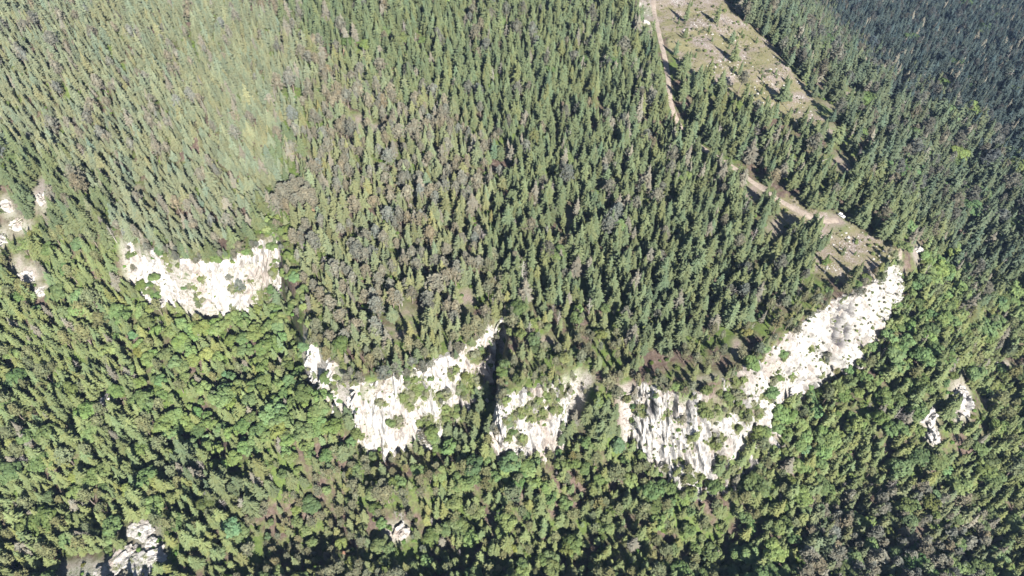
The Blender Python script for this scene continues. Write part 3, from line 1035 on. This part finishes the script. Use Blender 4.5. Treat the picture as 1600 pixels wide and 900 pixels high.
# ---------------------------------------------------------------- labels
LAND = [('the left white cliff', 315, 430), ("the left cliff's upper tip", 425, 365), ('the middle cliff', 580, 650), ('the notch in the middle cliff', 775, 520),
        ('the narrow central cliff', 835, 660), ("the right cliff's lower end", 1090, 720), ("the right cliff's dark stain", 1318, 510),
        ('the cliff-top meadow', 1320, 390), ('the boulder meadow', 1160, 110), ('the lower left outcrops', 225, 855), ('the left edge outcrops', 25, 350),
        ('the right edge outcrop', 1500, 625), ('the upper left corner', 0, 0), ('the upper right corner', 1600, 0), ('the lower right corner', 1600, 900),
        ('the lower left corner', 0, 900), ('the bottom middle', 800, 900), ('the yellow tree', 796, 720), ('the left edge middle', 0, 600), ('the pointed white rock', 620, 830),
        ('the salmon red tree', 541, 865), ('the lower right picture edge', 1200, 900), ('the right cliff foot', 1240, 620), ('the plateau forest centre', 800, 330)]
_rank = {}


def ordinal(n):
    return f"{n}{'th' if 10 <= n % 100 <= 20 else {1: 'st', 2: 'nd', 3: 'rd'}.get(n % 10, 'th')}"


def place_labels(items):
    """items: list of dict(px, py, word, tone); label = look + rank by distance from a landmark on one side"""
    b = {}
    for it in items:
        d = [math.hypot(it['px'] - l[1], it['py'] - l[2]) for l in LAND]
        k = int(np.argmin(d)); dx, dy = it['px'] - LAND[k][1], it['py'] - LAND[k][2]
        side = ('right of' if dx > 0 else 'left of') if abs(dx) > abs(dy) else ('below' if dy > 0 else 'above')
        b.setdefault((it['word'], k, side), []).append((d[k], it))
    for (w, k, side), L in b.items():
        L.sort(key=lambda q: q[0])
        for r, (_, it) in enumerate(L):
            pos = 'nearest' if r == 0 else ordinal(r + 1) + ' nearest'
            it['label'] = f"{it['tone']} {w}, {pos} {side} {LAND[k][0]}"


def tone_of(t, k):
    r, g, b = t
    if k == 'pine':
        if r > g * 1.02: return 'greyish mauve'
        return 'olive green' if g > .11 else 'dull green'
    if r > g * 1.0: return 'brownish grey'
    if k == 'broadleaf': return 'bright green' if g > .14 else ('mid green' if g > .11 else 'deep green')
    return 'pale green' if g > .125 else ('olive green' if g > .105 else 'dark green')


def empty(name, loc, rz=0.0, sc=(1, 1, 1), tilt=(0, 0)):
    o = bpy.data.objects.new(name, None); COL.objects.link(o); o.empty_display_size = .5
    o.location = loc; o.rotation_euler = (tilt[0], tilt[1], rz); o.scale = sc
    return o


def plant_thing(name, kind, pi, loc, rz, sc, tnt, label, cat, group, tilt=(0, 0)):
    c, t, j, H = PROTO[kind][pi]
    e = empty(name, loc, rz, sc, tilt)
    if c:
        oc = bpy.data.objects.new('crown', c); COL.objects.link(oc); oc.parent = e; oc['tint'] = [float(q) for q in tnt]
    ot = bpy.data.objects.new('trunk', t); COL.objects.link(ot); ot.parent = e
    e['label'] = label; e['category'] = cat
    if group: e['group'] = group
    return e


# scale on the picture
P3 = np.stack([X, Y, Z], 1)
top = P3 + np.c_[np.zeros(N), np.zeros(N), hgt]
qx, qy, qz = project(top)
hpx = np.hypot(qx - TPX, qy - TPY); wpx = FPX / qz * wid * 5.2
size_px = (hpx + wpx) * wpx
cx_, cy_ = (qx + TPX) / 2, (qy + TPY) / 2
onscreen = (cx_ > 4) & (cx_ < 1596) & (cy_ > 4) & (cy_ < 896)
size_px = np.where(onscreen, size_px, 0)
proto_n = {k: len(v) for k, v in PROTO.items()}
pidx = np.array([RNG.integers(0, proto_n[names[k]]) for k in kinds])
rotz = RNG.uniform(0, 6.283, N)
tilt = RNG.normal(0, .025, (N, 2))
SPEC = {0: ('spruce_tree', 'spruce', 'spruce', 'spruces of the hillside forest'), 1: ('pine_tree', 'pine', 'pine', 'pines of the hillside forest'),
        2: ('broadleaf_tree', 'broadleaf tree', 'broadleaf tree', 'broadleaf trees under the cliffs'), 3: ('dead_tree', 'bare dead tree', 'dead tree', 'dead trees in the forest')}
single = np.zeros(N, bool)
for k in range(4):
    ii = np.where(kinds == k)[0]
    ii = ii[np.argsort(-size_px[ii])]
    ii = ii[size_px[ii] > 0][:292 if k < 3 else 200]
    single[ii] = True
    nm, word, cat, grp = SPEC[k]
    items = []
    for i in ii:
        s = hgt[i] / PROTO[names[k]][0][3]
        rel = hgt[i] / (14.5, 13.5, 11.0, 12.0)[k]
        size = 'tall' if rel > 1.1 else ('low' if rel < .78 else 'mid-sized')
        items.append(dict(px=cx_[i], py=cy_[i], word=word, tone=size + ' ' + (tone_of(tint[i], names[k]) if k < 3 else 'pale grey'), i=i))
    place_labels(items)
    for it in items:
        i = it['i']; s = hgt[i] / PROTO[names[k]][0][3]
        plant_thing(nm, names[k], int(pidx[i]), (X[i], Y[i], Z[i]), rotz[i], (s * wid[i], s * wid[i], s), tint[i], it['label'], cat, grp, tuple(tilt[i]))
for px, py, k, t, h, lab in EXTRA:
    q, oncl = hit_any(px, py)
    kk = k; s = h / PROTO[kk][0][3]
    nm = {'spruce': 'spruce_tree', 'young': 'young_conifer', 'broadleaf': 'broadleaf_tree'}[k]
    cat = {'spruce': 'spruce', 'young': 'young conifer', 'broadleaf': 'broadleaf tree'}[k]
    plant_thing(nm, kk, 0, tuple(q), px % 6, (s, s, s), t, lab, cat, None)


# the rest of each kind: one mass
def scatter(name, kind, sel, label):
    me = bpy.data.meshes.new(name)
    n = len(sel['x'])
    me.vertices.add(n)
    me.vertices.foreach_set('co', np.stack([sel['x'], sel['y'], sel['z']], 1).astype(np.float32).ravel())
    for nm, ty, data, key in (('rot', 'FLOAT_VECTOR', sel['rot'], 'vector'), ('scl', 'FLOAT_VECTOR', sel['scl'], 'vector'), ('tint', 'FLOAT_VECTOR', sel['tint'], 'vector')):
        a = me.attributes.new(nm, ty, 'POINT'); a.data.foreach_set(key, np.asarray(data, np.float32).ravel())
    a = me.attributes.new('proto', 'INT', 'POINT'); a.data.foreach_set('value', np.asarray(sel['proto'], np.int32))
    me.update()
    o = bpy.data.objects.new(name, me); COL.objects.link(o)
    lib = bpy.data.collections.new(kind + '_library')
    for i, (c, t, j, H) in enumerate(PROTO[kind]):
        lo = bpy.data.objects.new(f'{kind}_{i:02d}', j); lib.objects.link(lo)
    g = bpy.data.node_groups.new(name, 'GeometryNodeTree')
    g.interface.new_socket('Geometry', in_out='INPUT', socket_type='NodeSocketGeometry')
    g.interface.new_socket('Geometry', in_out='OUTPUT', socket_type='NodeSocketGeometry')
    gi = g.nodes.new('NodeGroupInput'); go = g.nodes.new('NodeGroupOutput')
    mp = g.nodes.new('GeometryNodeMeshToPoints')
    ci = g.nodes.new('GeometryNodeCollectionInfo'); ci.inputs['Collection'].default_value = lib
    ci.inputs['Separate Children'].default_value = True; ci.inputs['Reset Children'].default_value = True
    ip = g.nodes.new('GeometryNodeInstanceOnPoints'); ip.inputs['Pick Instance'].default_value = True

    def na(nm, ty):
        x = g.nodes.new('GeometryNodeInputNamedAttribute'); x.data_type = ty; x.inputs['Name'].default_value = nm
        return x.outputs['Attribute']
    g.links.new(gi.outputs[0], mp.inputs[0]); g.links.new(mp.outputs[0], ip.inputs['Points'])
    g.links.new(ci.outputs[0], ip.inputs['Instance'])
    g.links.new(na('proto', 'INT'), ip.inputs['Instance Index'])
    er = g.nodes.new('FunctionNodeEulerToRotation'); g.links.new(na('rot', 'FLOAT_VECTOR'), er.inputs[0]); g.links.new(er.outputs[0], ip.inputs['Rotation'])
    g.links.new(na('scl', 'FLOAT_VECTOR'), ip.inputs['Scale'])
    g.links.new(ip.outputs[0], go.inputs[0])
    md = o.modifiers.new('scatter', 'NODES'); md.node_group = g
    o['kind'] = 'stuff'; o['label'] = label; o['category'] = 'forest'
    return o


rest = ~single
for k, nm, lab in ((0, 'spruce_forest', 'dense mass of smaller looking spruces covering plateau and far slopes'),
                   (1, 'pine_forest', 'mass of greyish and olive pines mixed through the plateau forest'),
                   (2, 'broadleaf_forest', 'mass of smaller looking broadleaf trees below and beside the cliffs'),
                   (3, 'dead_tree_forest', 'bare dead trees beyond the picked out ones')):
    s = rest & (kinds == k)
    if k == 3: s &= ~onscreen
    if not s.any(): continue
    sc = hgt[s] / PROTO[names[k]][0][3]
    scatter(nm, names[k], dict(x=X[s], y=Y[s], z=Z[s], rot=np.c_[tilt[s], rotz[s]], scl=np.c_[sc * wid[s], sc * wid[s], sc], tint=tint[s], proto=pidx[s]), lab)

# ---------------------------------------------------------------- undergrowth between the trees and along the rims
ug = np.where((RNG.random(len(ax)) < .5) & (tpx > -120) & (tpx < 1720) & (tpy > -60) & (tpy < 1050) & (dtr > 3.2) & (m2 < .5))[0]
gx = ax[ug] + RNG.uniform(-2.2, 2.2, len(ug)); gy = ay[ug] + RNG.uniform(-2.2, 2.2, len(ug)); gz = sample(ZZ, gx, gy)
upx, upy, _ = project(np.stack([gx, gy, gz], 1))
DEEP = [(760, -300), (2000, -300), (2000, 420), (1380, 380), (1300, 420), (1180, 500), (960, 560), (800, 480)]
cov = (fbm(gx / 30, gy / 30, 33., 2) > np.where(upy > 600, -.6, -.05)) & ~(in_poly(upx, upy, DEEP) & (RNG.random(len(gx)) < .8))
gx, gy, gz = gx[cov], gy[cov], gz[cov]; n = len(gx)
s = RNG.uniform(.45, 1.15, n)
tu = np.array([.085, .125, .035])[None] * (1 + RNG.normal(0, .18, (n, 1))) * (1 + RNG.normal(0, .07, (n, 3)))
scatter('undergrowth', 'shrub', dict(x=gx, y=gy, z=gz, rot=np.c_[np.zeros((n, 2)), RNG.uniform(0, 6.28, n)], scl=np.c_[s, s, s * .8], tint=np.clip(tu, .01, .4), proto=RNG.integers(0, 3, n)),
        'low green undergrowth in the gaps between the forest trees')

# ---------------------------------------------------------------- shrubs on the cliff faces and the meadows
shrubs = []
for cid, L in VEG.items():
    for cx, cy, r in L:
        if not r: continue
        for _ in range(max(1, int(r * r / (26 if cid != 4 else 48)))):
            a = RNG.random() * 6.28; q = r * math.sqrt(RNG.random()) * .95
            shrubs.append((cx + math.cos(a) * q, cy + math.sin(a) * q * .8, RNG.uniform(.7, 1.75), 0))
for _ in range(34):     # along the long right face
    f = RNG.random(); w = RNG.random()
    shrubs.append((1050 + f * 300 + w * 40, 640 - f * 165 + w * 75, RNG.uniform(.4, .85), 0))
msh = []
tries = 0
while len(msh) < 160 and tries < 4000:
    tries += 1
    px, py = RNG.uniform(1005, 1410), RNG.uniform(0, 460)
    if in_poly(np.array(px), np.array(py), MEADOW) or (in_poly(np.array(px), np.array(py), MEADOW2) and RNG.random() < .55):
        msh.append((px, py, RNG.uniform(.4, 1.05), 1))
shrubs += msh
items = []
for px, py, s, w in shrubs:
    q, on = hit_any(px, py)
    dtq = float(seg_dist(np.array(q[0]), np.array(q[1]), TRX, False))
    if w and dtq < 4: continue
    t = (np.array([.105, .125, .05]) if RNG.random() < .55 else np.array([.125, .125, .085])) * (1 + RNG.normal(0, .14))
    it = dict(px=px, py=py, q=q, s=s, t=t, word='round shrub' if w == 0 else 'meadow bush', tone=('small ' if s < .75 else 'bushy ') + ('olive' if t[2] < .07 else 'grey green'), w=w)
    items.append(it)
place_labels(items)
nsh = sum(1 for it in items if it['w'] == 0)
print('shrubs', nsh, len(items) - nsh)
items = [it for it in items if it['w'] == 0][:296] + [it for it in items if it['w']]
for it in items:
    q = it['q']; s = it['s']
    plant_thing('shrub' if it['w'] == 0 else 'meadow_bush', 'shrub', int(RNG.integers(0, 3)), (q[0], q[1], q[2] - .25), RNG.uniform(0, 6), (s, s, s * RNG.uniform(.8, 1.2)), it['t'], it['label'],
                'shrub', 'shrubs on the cliff faces' if it['w'] == 0 else 'bushes on the open meadows')

mg = np.where((m2 > .5) & (tpx > 950) & (tpx < 1450) & (tpy > -60) & (tpy < 480))[0]
mgx = np.repeat(ax[mg], 7) + RNG.uniform(-3, 3, len(mg) * 7); mgy = np.repeat(ay[mg], 7) + RNG.uniform(-3, 3, len(mg) * 7)
ok = (seg_dist(mgx, mgy, TRX, False) > 3) & (fbm(mgx / 9, mgy / 9, 51., 3) + RNG.normal(0, .3, len(mgx)) > .05)
mgx, mgy = mgx[ok], mgy[ok]; n = len(mgx); sc_ = RNG.uniform(.10, .30, n) * np.where(RNG.random(n) < .12, 1.8, 1)
tg = np.where(RNG.random((n, 1)) < .6, np.array([[.12, .125, .05]]), np.array([[.15, .13, .085]])) * (1 + RNG.normal(0, .2, (n, 1)))
scatter('meadow_undergrowth', 'shrub', dict(x=mgx, y=mgy, z=sample(ZZ, mgx, mgy) - .05, rot=np.c_[np.zeros((n, 2)), RNG.uniform(0, 6.28, n)], scl=np.c_[sc_, sc_, sc_ * .8], tint=np.clip(tg, .01, .4), proto=RNG.integers(0, 3, n)),
        'grass tussocks and low scrub over the open meadows')
# smaller growth rooted in the ledges and cracks of the rock
CV = np.concatenate(cliff_tris_V); CF = np.concatenate(cliff_tris_F); CVEG = np.concatenate(cliff_veg); CID = np.concatenate(cliff_id)
cen = CV[CF].mean(1); e1 = CV[CF[:, 2]] - CV[CF[:, 0]]; e2 = CV[CF[:, 3]] - CV[CF[:, 1]]
nz = np.cross(e1, e2); nz = np.abs(nz[:, 2]) / (np.linalg.norm(nz, axis=1) + 1e-9)
pn = fbm(cen[:, 0] / 9, cen[:, 1] / 9, cen[:, 2] / 7, 4)
pr = .004 + .16 * np.clip(CVEG[CF].mean(1) + .5 * pn, 0, 1) ** 1.5 + .10 * np.clip(nz - .45, 0, 1) + .05 * np.clip(pn - .25, 0, 1)
pr *= np.where(CID == 4, 1.35, np.where(CID == 3, 1.2, .75))
g = np.where(RNG.random(len(cen)) < pr)[0]
n = len(g); sc_ = RNG.uniform(.18, .62, n)
tg = np.where(RNG.random((n, 1)) < .6, np.array([[.105, .125, .05]]), np.array([[.125, .118, .085]])) * (1 + RNG.normal(0, .18, (n, 1)))
scatter('cliff_undergrowth', 'shrub', dict(x=cen[g, 0], y=cen[g, 1], z=cen[g, 2] - .2, rot=np.c_[np.zeros((n, 2)), RNG.uniform(0, 6.28, n)], scl=np.c_[sc_, sc_, sc_], tint=np.clip(tg, .01, .4), proto=RNG.integers(0, 3, n)),
        'small tufts and scrub growing from ledges of the white rock faces')
print('cliff tufts', n)

# young conifers on the meadows
items = []; tries = 0
while len(items) < 60 and tries < 4000:
    tries += 1
    px, py = RNG.uniform(1005, 1410), RNG.uniform(-10, 440)
    if in_poly(np.array(px), np.array(py), MEADOW) or (RNG.random() < .1 and in_poly(np.array(px), np.array(py), MEADOW2)) or (RNG.random() < .3 and in_poly(np.array(px), np.array(py), SPARSE)):
        q = hit(px, py)
        if float(seg_dist(np.array(q[0]), np.array(q[1]), TRX, False)) < 4: continue
        items.append(dict(px=px, py=py, q=q, word='young conifer', tone='small dark green'))
place_labels(items)
for it in items:
    s = RNG.uniform(.45, 1.25)
    plant_thing('young_conifer', 'young', int(RNG.integers(0, 3)), tuple(it['q']), RNG.uniform(0, 6), (s, s, s), np.array([.075, .095, .045]) * RNG.uniform(.85, 1.2), it['label'], 'young conifer', 'young conifers on the open meadows')


# ---------------------------------------------------------------- boulders and outcrops
def rock_mesh(seed, nu=14, nv=9, rough=.35):
    r = random.Random(seed); V, F = [], []
    for j in range(nv + 1):
        th = math.pi * j / nv
        for k in range(nu):
            ph = 6.283 * k / nu
            d = np.array([math.sin(th) * math.cos(ph), math.sin(th) * math.sin(ph), math.cos(th)])
            q = 1 + rough * float(fbm(d[0] * 1.3 + seed, d[1] * 1.3, d[2] * 1.3, 3)) * 1.6
            v = d * q; v = np.sign(v) * np.abs(v) ** .8
            V.append(tuple(v))
    for j in range(nv):
        for k in range(nu):
            F.append((j * nu + k, (j + 1) * nu + k, (j + 1) * nu + (k + 1) % nu, j * nu + (k + 1) % nu))
    return V, F


rocks = [to_mesh('boulder', *rock_mesh(100 + k), MSTONE) for k in range(6)]
crags = [to_mesh('rock_outcrop', *rock_mesh(200 + k, 34, 22, .5), MR) for k in range(5)]
items = []; tries = 0
CL_B = [(1150, 95, 50, 16), (1120, 105, 30, 14), (1085, 40, 22, 14), (1140, 55, 30, 18), (1240, 150, 34, 24), (1200, 140, 34, 20), (1255, 185, 22, 14), (1350, 385, 34, 16), (1320, 375, 26, 16), (1385, 400, 18, 16), (1300, 420, 24, 8), (1012, 18, 10, 22), (1180, 120, 50, 30)]
while len(items) < 285 and tries < 5000:
    tries += 1
    cx, cy, rx, ry = CL_B[int(RNG.integers(0, len(CL_B)))]
    px, py = cx + RNG.normal(0, rx * .6), cy + RNG.normal(0, ry * .6)
    q, on = hit_any(px, py)
    if on or float(seg_dist(np.array(q[0]), np.array(q[1]), TRX, False)) < 3: continue
    if not (in_poly(np.array(px), np.array(py), MEADOW) or in_poly(np.array(px), np.array(py), MEADOW2)): continue
    s = float(np.clip(RNG.lognormal(-1.05, .4), .2, 1.1))
    items.append(dict(px=px, py=py, q=q, s=s, word='boulder', tone='large white' if s > .6 else ('small white' if s < .3 else 'whitish')))
place_labels(items)
for it in items:
    o = bpy.data.objects.new('boulder', rocks[int(RNG.integers(0, 6))]); COL.objects.link(o)
    o.location = (it['q'][0], it['q'][1], it['q'][2] + it['s'] * .12); o.rotation_euler = (RNG.uniform(-.3, .3), RNG.uniform(-.3, .3), RNG.uniform(0, 6.28))
    o.scale = (it['s'] * RNG.uniform(.8, 1.5), it['s'] * RNG.uniform(.8, 1.2), it['s'] * RNG.uniform(.5, .8))
    o['label'] = it['label']; o['category'] = 'boulder'; o['group'] = 'white boulders strewn over the meadows'
OUT = [(12, 322, 3.6, 2.6, 'pale outcrop at the left edge, upper of the cluster'), (28, 350, 3.4, 2.2, 'pale outcrop at the left edge, right end of the cluster'), (2, 375, 3.6, 2.6, 'pale outcrop touching the left edge, lowest of the cluster'),
       (35, 308, 2.5, 2, 'small pale outcrop above the left edge cluster'), (66, 312, 3, 3, 'slim grey rock rib right of the left edge cluster'), (42, 432, 3.6, 1.8, 'pinkish rock step below the left edge cluster'), (64, 455, 2.6, 1.4, 'small white rock step at the lower end of the left edge scar'),
       (220, 828, 5, 1.7, 'white outcrop in the lower left corner, topmost of the ring'), (196, 872, 5, 2.2, 'white ledge on the left of the lower left outcrop ring'), (217, 885, 5.5, 1.4, 'bright white slab at the bottom of the lower left outcrop ring'),
       (240, 870, 4, 1.6, 'pinkish grey rock at the right of the lower left outcrop ring'), (168, 897, 5, 2, 'long pale slab on the bottom edge near the lower left corner'), (238, 848, 2.6, 1.2, 'grey rock rib inside the lower left outcrop ring'),
       (1499, 632, 5.5, 6, 'white outcrop standing in the forest near the right edge'), (1503, 612, 2.5, 2.5, 'small grey outcrop just above the white one near the right edge'), (1450, 655, 3.8, 4.5, 'slim pale rock rib left of the white outcrop, upper part'), (1456, 682, 3.4, 3.4, 'slim pale rock rib left of the white outcrop, lower part'),
       (1433, 392, 2, 2.4, 'dark grey outcrop just right of the cliff-top meadow tip'), (1438, 410, 1.6, 1.8, 'pale rock below the dark outcrop beside the meadow tip'), (1410, 130, 3.8, 2, 'grey white rocks in the forest right of the boulder meadow'), (626, 832, 3.2, 3, 'pointed white rock among the trees of the lower centre'),
       (1558, 570, 2.4, 1.4, 'small pale rock near the right edge above the white outcrop'), (1548, 618, 2.2, 1.4, 'small pale rock right of the white outcrop'), (1000, 8, 2.6, 1.6, 'white rocks beside the track at the top edge'), (1010, 36, 2.2, 1.4, 'small white rock left of the track near the top'),
       (165, 628, 2.4, 2.4, 'small pinkish rock among the spruces under the left scar'), (140, 640, 1.6, 1.4, 'tiny pale rock left of the pinkish one'), (808, 706, 2.6, 2.2, 'grey rock knob above the yellow tree'), (1222, 778, 2, 1.5, 'small pale rock in the forest below the right cliff'), (1548, 738, 1.8, 1.2, 'small pale rock at the lower right near the edge')]
for i, (px, py, s, h, lab) in enumerate(OUT):
    q = hit(px, py)
    o = bpy.data.objects.new('rock_outcrop', crags[i % 5]); COL.objects.link(o)
    o.location = (q[0], q[1], q[2] + h * .1); o.rotation_euler = (0, 0, i * 1.3); o.scale = (s * 1.15, s * .8, h)
    o['label'] = lab; o['category'] = 'rock'; o['group'] = 'rock outcrops in the forest'

# ---------------------------------------------------------------- fallen logs
def log_mesh(seed):
    r = random.Random(seed); V, F = [], []
    tube((-.5, 0, 0), (0, .01, .0), .018, .014, 6, V, F); tube((0, .01, 0), (.5, 0, 0), .014, .004, 6, V, F)
    for k in range(8):
        x = r.uniform(-.1, .45); a = r.uniform(0, 6.28)
        tube((x, 0, 0), (x + .04, .06 * math.cos(a), .05 * abs(math.sin(a))), .004, .001, 3, V, F)
    return V, F


logs = [to_mesh('fallen_log', *log_mesh(k), MDEAD) for k in range(3)]
LOGS = [(1098, 18, .3, 14), (1110, 30, .8, 12), (1122, 22, 2.4, 12), (1132, 34, 1.9, 13), (1090, 36, 2.8, 11), (1128, 215, 2.3, 12), (1150, 238, 2.2, 14), (1158, 250, 2.35, 11), (1180, 200, 2.2, 10), (1290, 250, .5, 11), (1390, 150, .6, 14), (1376, 160, .9, 10),
        (1316, 700, .9, 10), (1378, 860, .5, 12), (1060, 40, 1.2, 9), (1225, 165, 2.0, 9), (1270, 200, 2.5, 9), (560, 740, 1.2, 9), (140, 822, 2.5, 9), (1295, 205, 1.2, 10), (1372, 372, 2.3, 9), (1388, 380, 2.0, 8), (640, 880, .9, 9)]
items = []
for px, py, a, L in LOGS:
    items.append(dict(px=px, py=py, a=a, L=L, word='fallen log', tone=('long' if L > 11 else 'short') + ' bleached grey'))
place_labels(items)
for i, it in enumerate(items):
    q = hit(it['px'], it['py']); L = it['L'] * .75; a = it['a']
    z1 = float(sample(ZZ, q[0] + math.cos(a) * L / 2, q[1] + math.sin(a) * L / 2)); z0 = float(sample(ZZ, q[0] - math.cos(a) * L / 2, q[1] - math.sin(a) * L / 2))
    o = bpy.data.objects.new('fallen_log', logs[i % 3]); COL.objects.link(o)
    o.location = (q[0], q[1], max(q[2], (z0 + z1) / 2) + .28); o.rotation_euler = (0, -math.atan2(z1 - z0, L), a); o.scale = (L, L * 1.3, L * 1.3)
    o['label'] = it['label']; o['category'] = 'log'; o['group'] = 'fallen logs on open ground'


# ---------------------------------------------------------------- white car at the end of the track
def build_car():
    m1, n1_, b1 = mat('white_car_paint'); b1.inputs['Base Color'].default_value = (.8, .8, .8, 1); b1.inputs['Roughness'].default_value = .3; b1.inputs['Specular IOR Level'].default_value = .5
    m2_, _, b2 = mat('car_glass'); b2.inputs['Base Color'].default_value = (.02, .025, .03, 1); b2.inputs['Roughness'].default_value = .08; b2.inputs['Specular IOR Level'].default_value = .5
    m3_, _, b3 = mat('car_rubber'); b3.inputs['Base Color'].default_value = (.03, .03, .03, 1)
    q = hit(1314, 338)
    ang = math.radians(-52)
    e = empty('parked_car', (q[0], q[1], q[2] + .05), ang)
    prof = [(-2.1, .45), (-2.12, .8), (-1.95, 1.0), (-1.75, 1.5), (-1.4, 1.62), (.35, 1.6), (.95, 1.1), (1.9, .95), (2.12, .75), (2.12, .42), (0, .32)]
    V, F = [], []
    for sy in (-1, 1):
        for x, z in prof:
            w = .86 if z < 1.1 else .70
            V.append((x, sy * w, z))
    n = len(prof)
    F.append(tuple(range(n))[::-1]); F.append(tuple(range(n, 2 * n)))
    for k in range(n): F.append((k, (k + 1) % n, n + (k + 1) % n, n + k))
    body = mesh_obj('body', V, F, m1, e)
    bv = body.modifiers.new('round', 'BEVEL'); bv.width = .07; bv.segments = 2
    V = [(.36, -.62, 1.58), (.36, .62, 1.58), (.96, .70, 1.14), (.96, -.70, 1.14)]; V = [(x + .03, y, z + .03) for x, y, z in V]
    mesh_obj('windscreen', V, [(0, 1, 2, 3)], m2_, e)
    V = [(-1.78, -.62, 1.46), (-1.78, .62, 1.46), (-1.97, .70, 1.04), (-1.97, -.70, 1.04)]; V = [(x - .03, y, z + .02) for x, y, z in V]
    mesh_obj('rear_window', V, [(3, 2, 1, 0)], m2_, e)
    for sy in (-1, 1):
        V = [(-1.6, sy * .735, 1.5), (.3, sy * .735, 1.5), (.8, sy * .86, 1.12), (-1.8, sy * .86, 1.12)]
        mesh_obj('side_window', [(x, y + sy * .03, z) for x, y, z in V], [(0, 1, 2, 3)], m2_, e)
        for x in (-1.35, 1.35):
            V, F = [], []
            tube((x, sy * .68, .34), (x, sy * .90, .34), .34, .34, 16, V, F)
            mesh_obj('wheel', V, F, m3_, e)
    e['label'] = 'white car parked at the end of the dirt track beside the dark spruces'; e['category'] = 'car'


build_car()

# ---------------------------------------------------------------- haze
if HAZE_DENSITY > 0:
    x0, x1, y0, y1, z0, z1 = -5200, 5200, -3200, 7200, float(ZZ.min()) - 1, CAMZ + 6
    V = [(x, y, z) for z in (z0, z1) for x, y in ((x0, y0), (x1, y0), (x1, y1), (x0, y1))]
    F = [(0, 3, 2, 1), (4, 5, 6, 7), (0, 1, 5, 4), (1, 2, 6, 5), (2, 3, 7, 6), (3, 0, 4, 7)]
    mh = bpy.data.materials.new('air'); mh.use_nodes = True
    mh.node_tree.nodes.clear()
    pv = mh.node_tree.nodes.new('ShaderNodeVolumePrincipled'); pv.inputs['Color'].default_value = (.42, .62, 1.0, 1); pv.inputs['Density'].default_value = HAZE_DENSITY
    pv.inputs['Anisotropy'].default_value = 0.0
    om = mh.node_tree.nodes.new('ShaderNodeOutputMaterial'); mh.node_tree.links.new(pv.outputs[0], om.inputs['Volume'])
    h = mesh_obj('haze', V, F, mh); h['kind'] = 'stuff'; h['label'] = 'thin blue summer haze in the air over the forest'
print('trees', N, {names[k]: int((kinds == k).sum()) for k in range(4)}, 'onscreen', int(onscreen.sum()), 'z', ZZ.min(), ZZ.max())
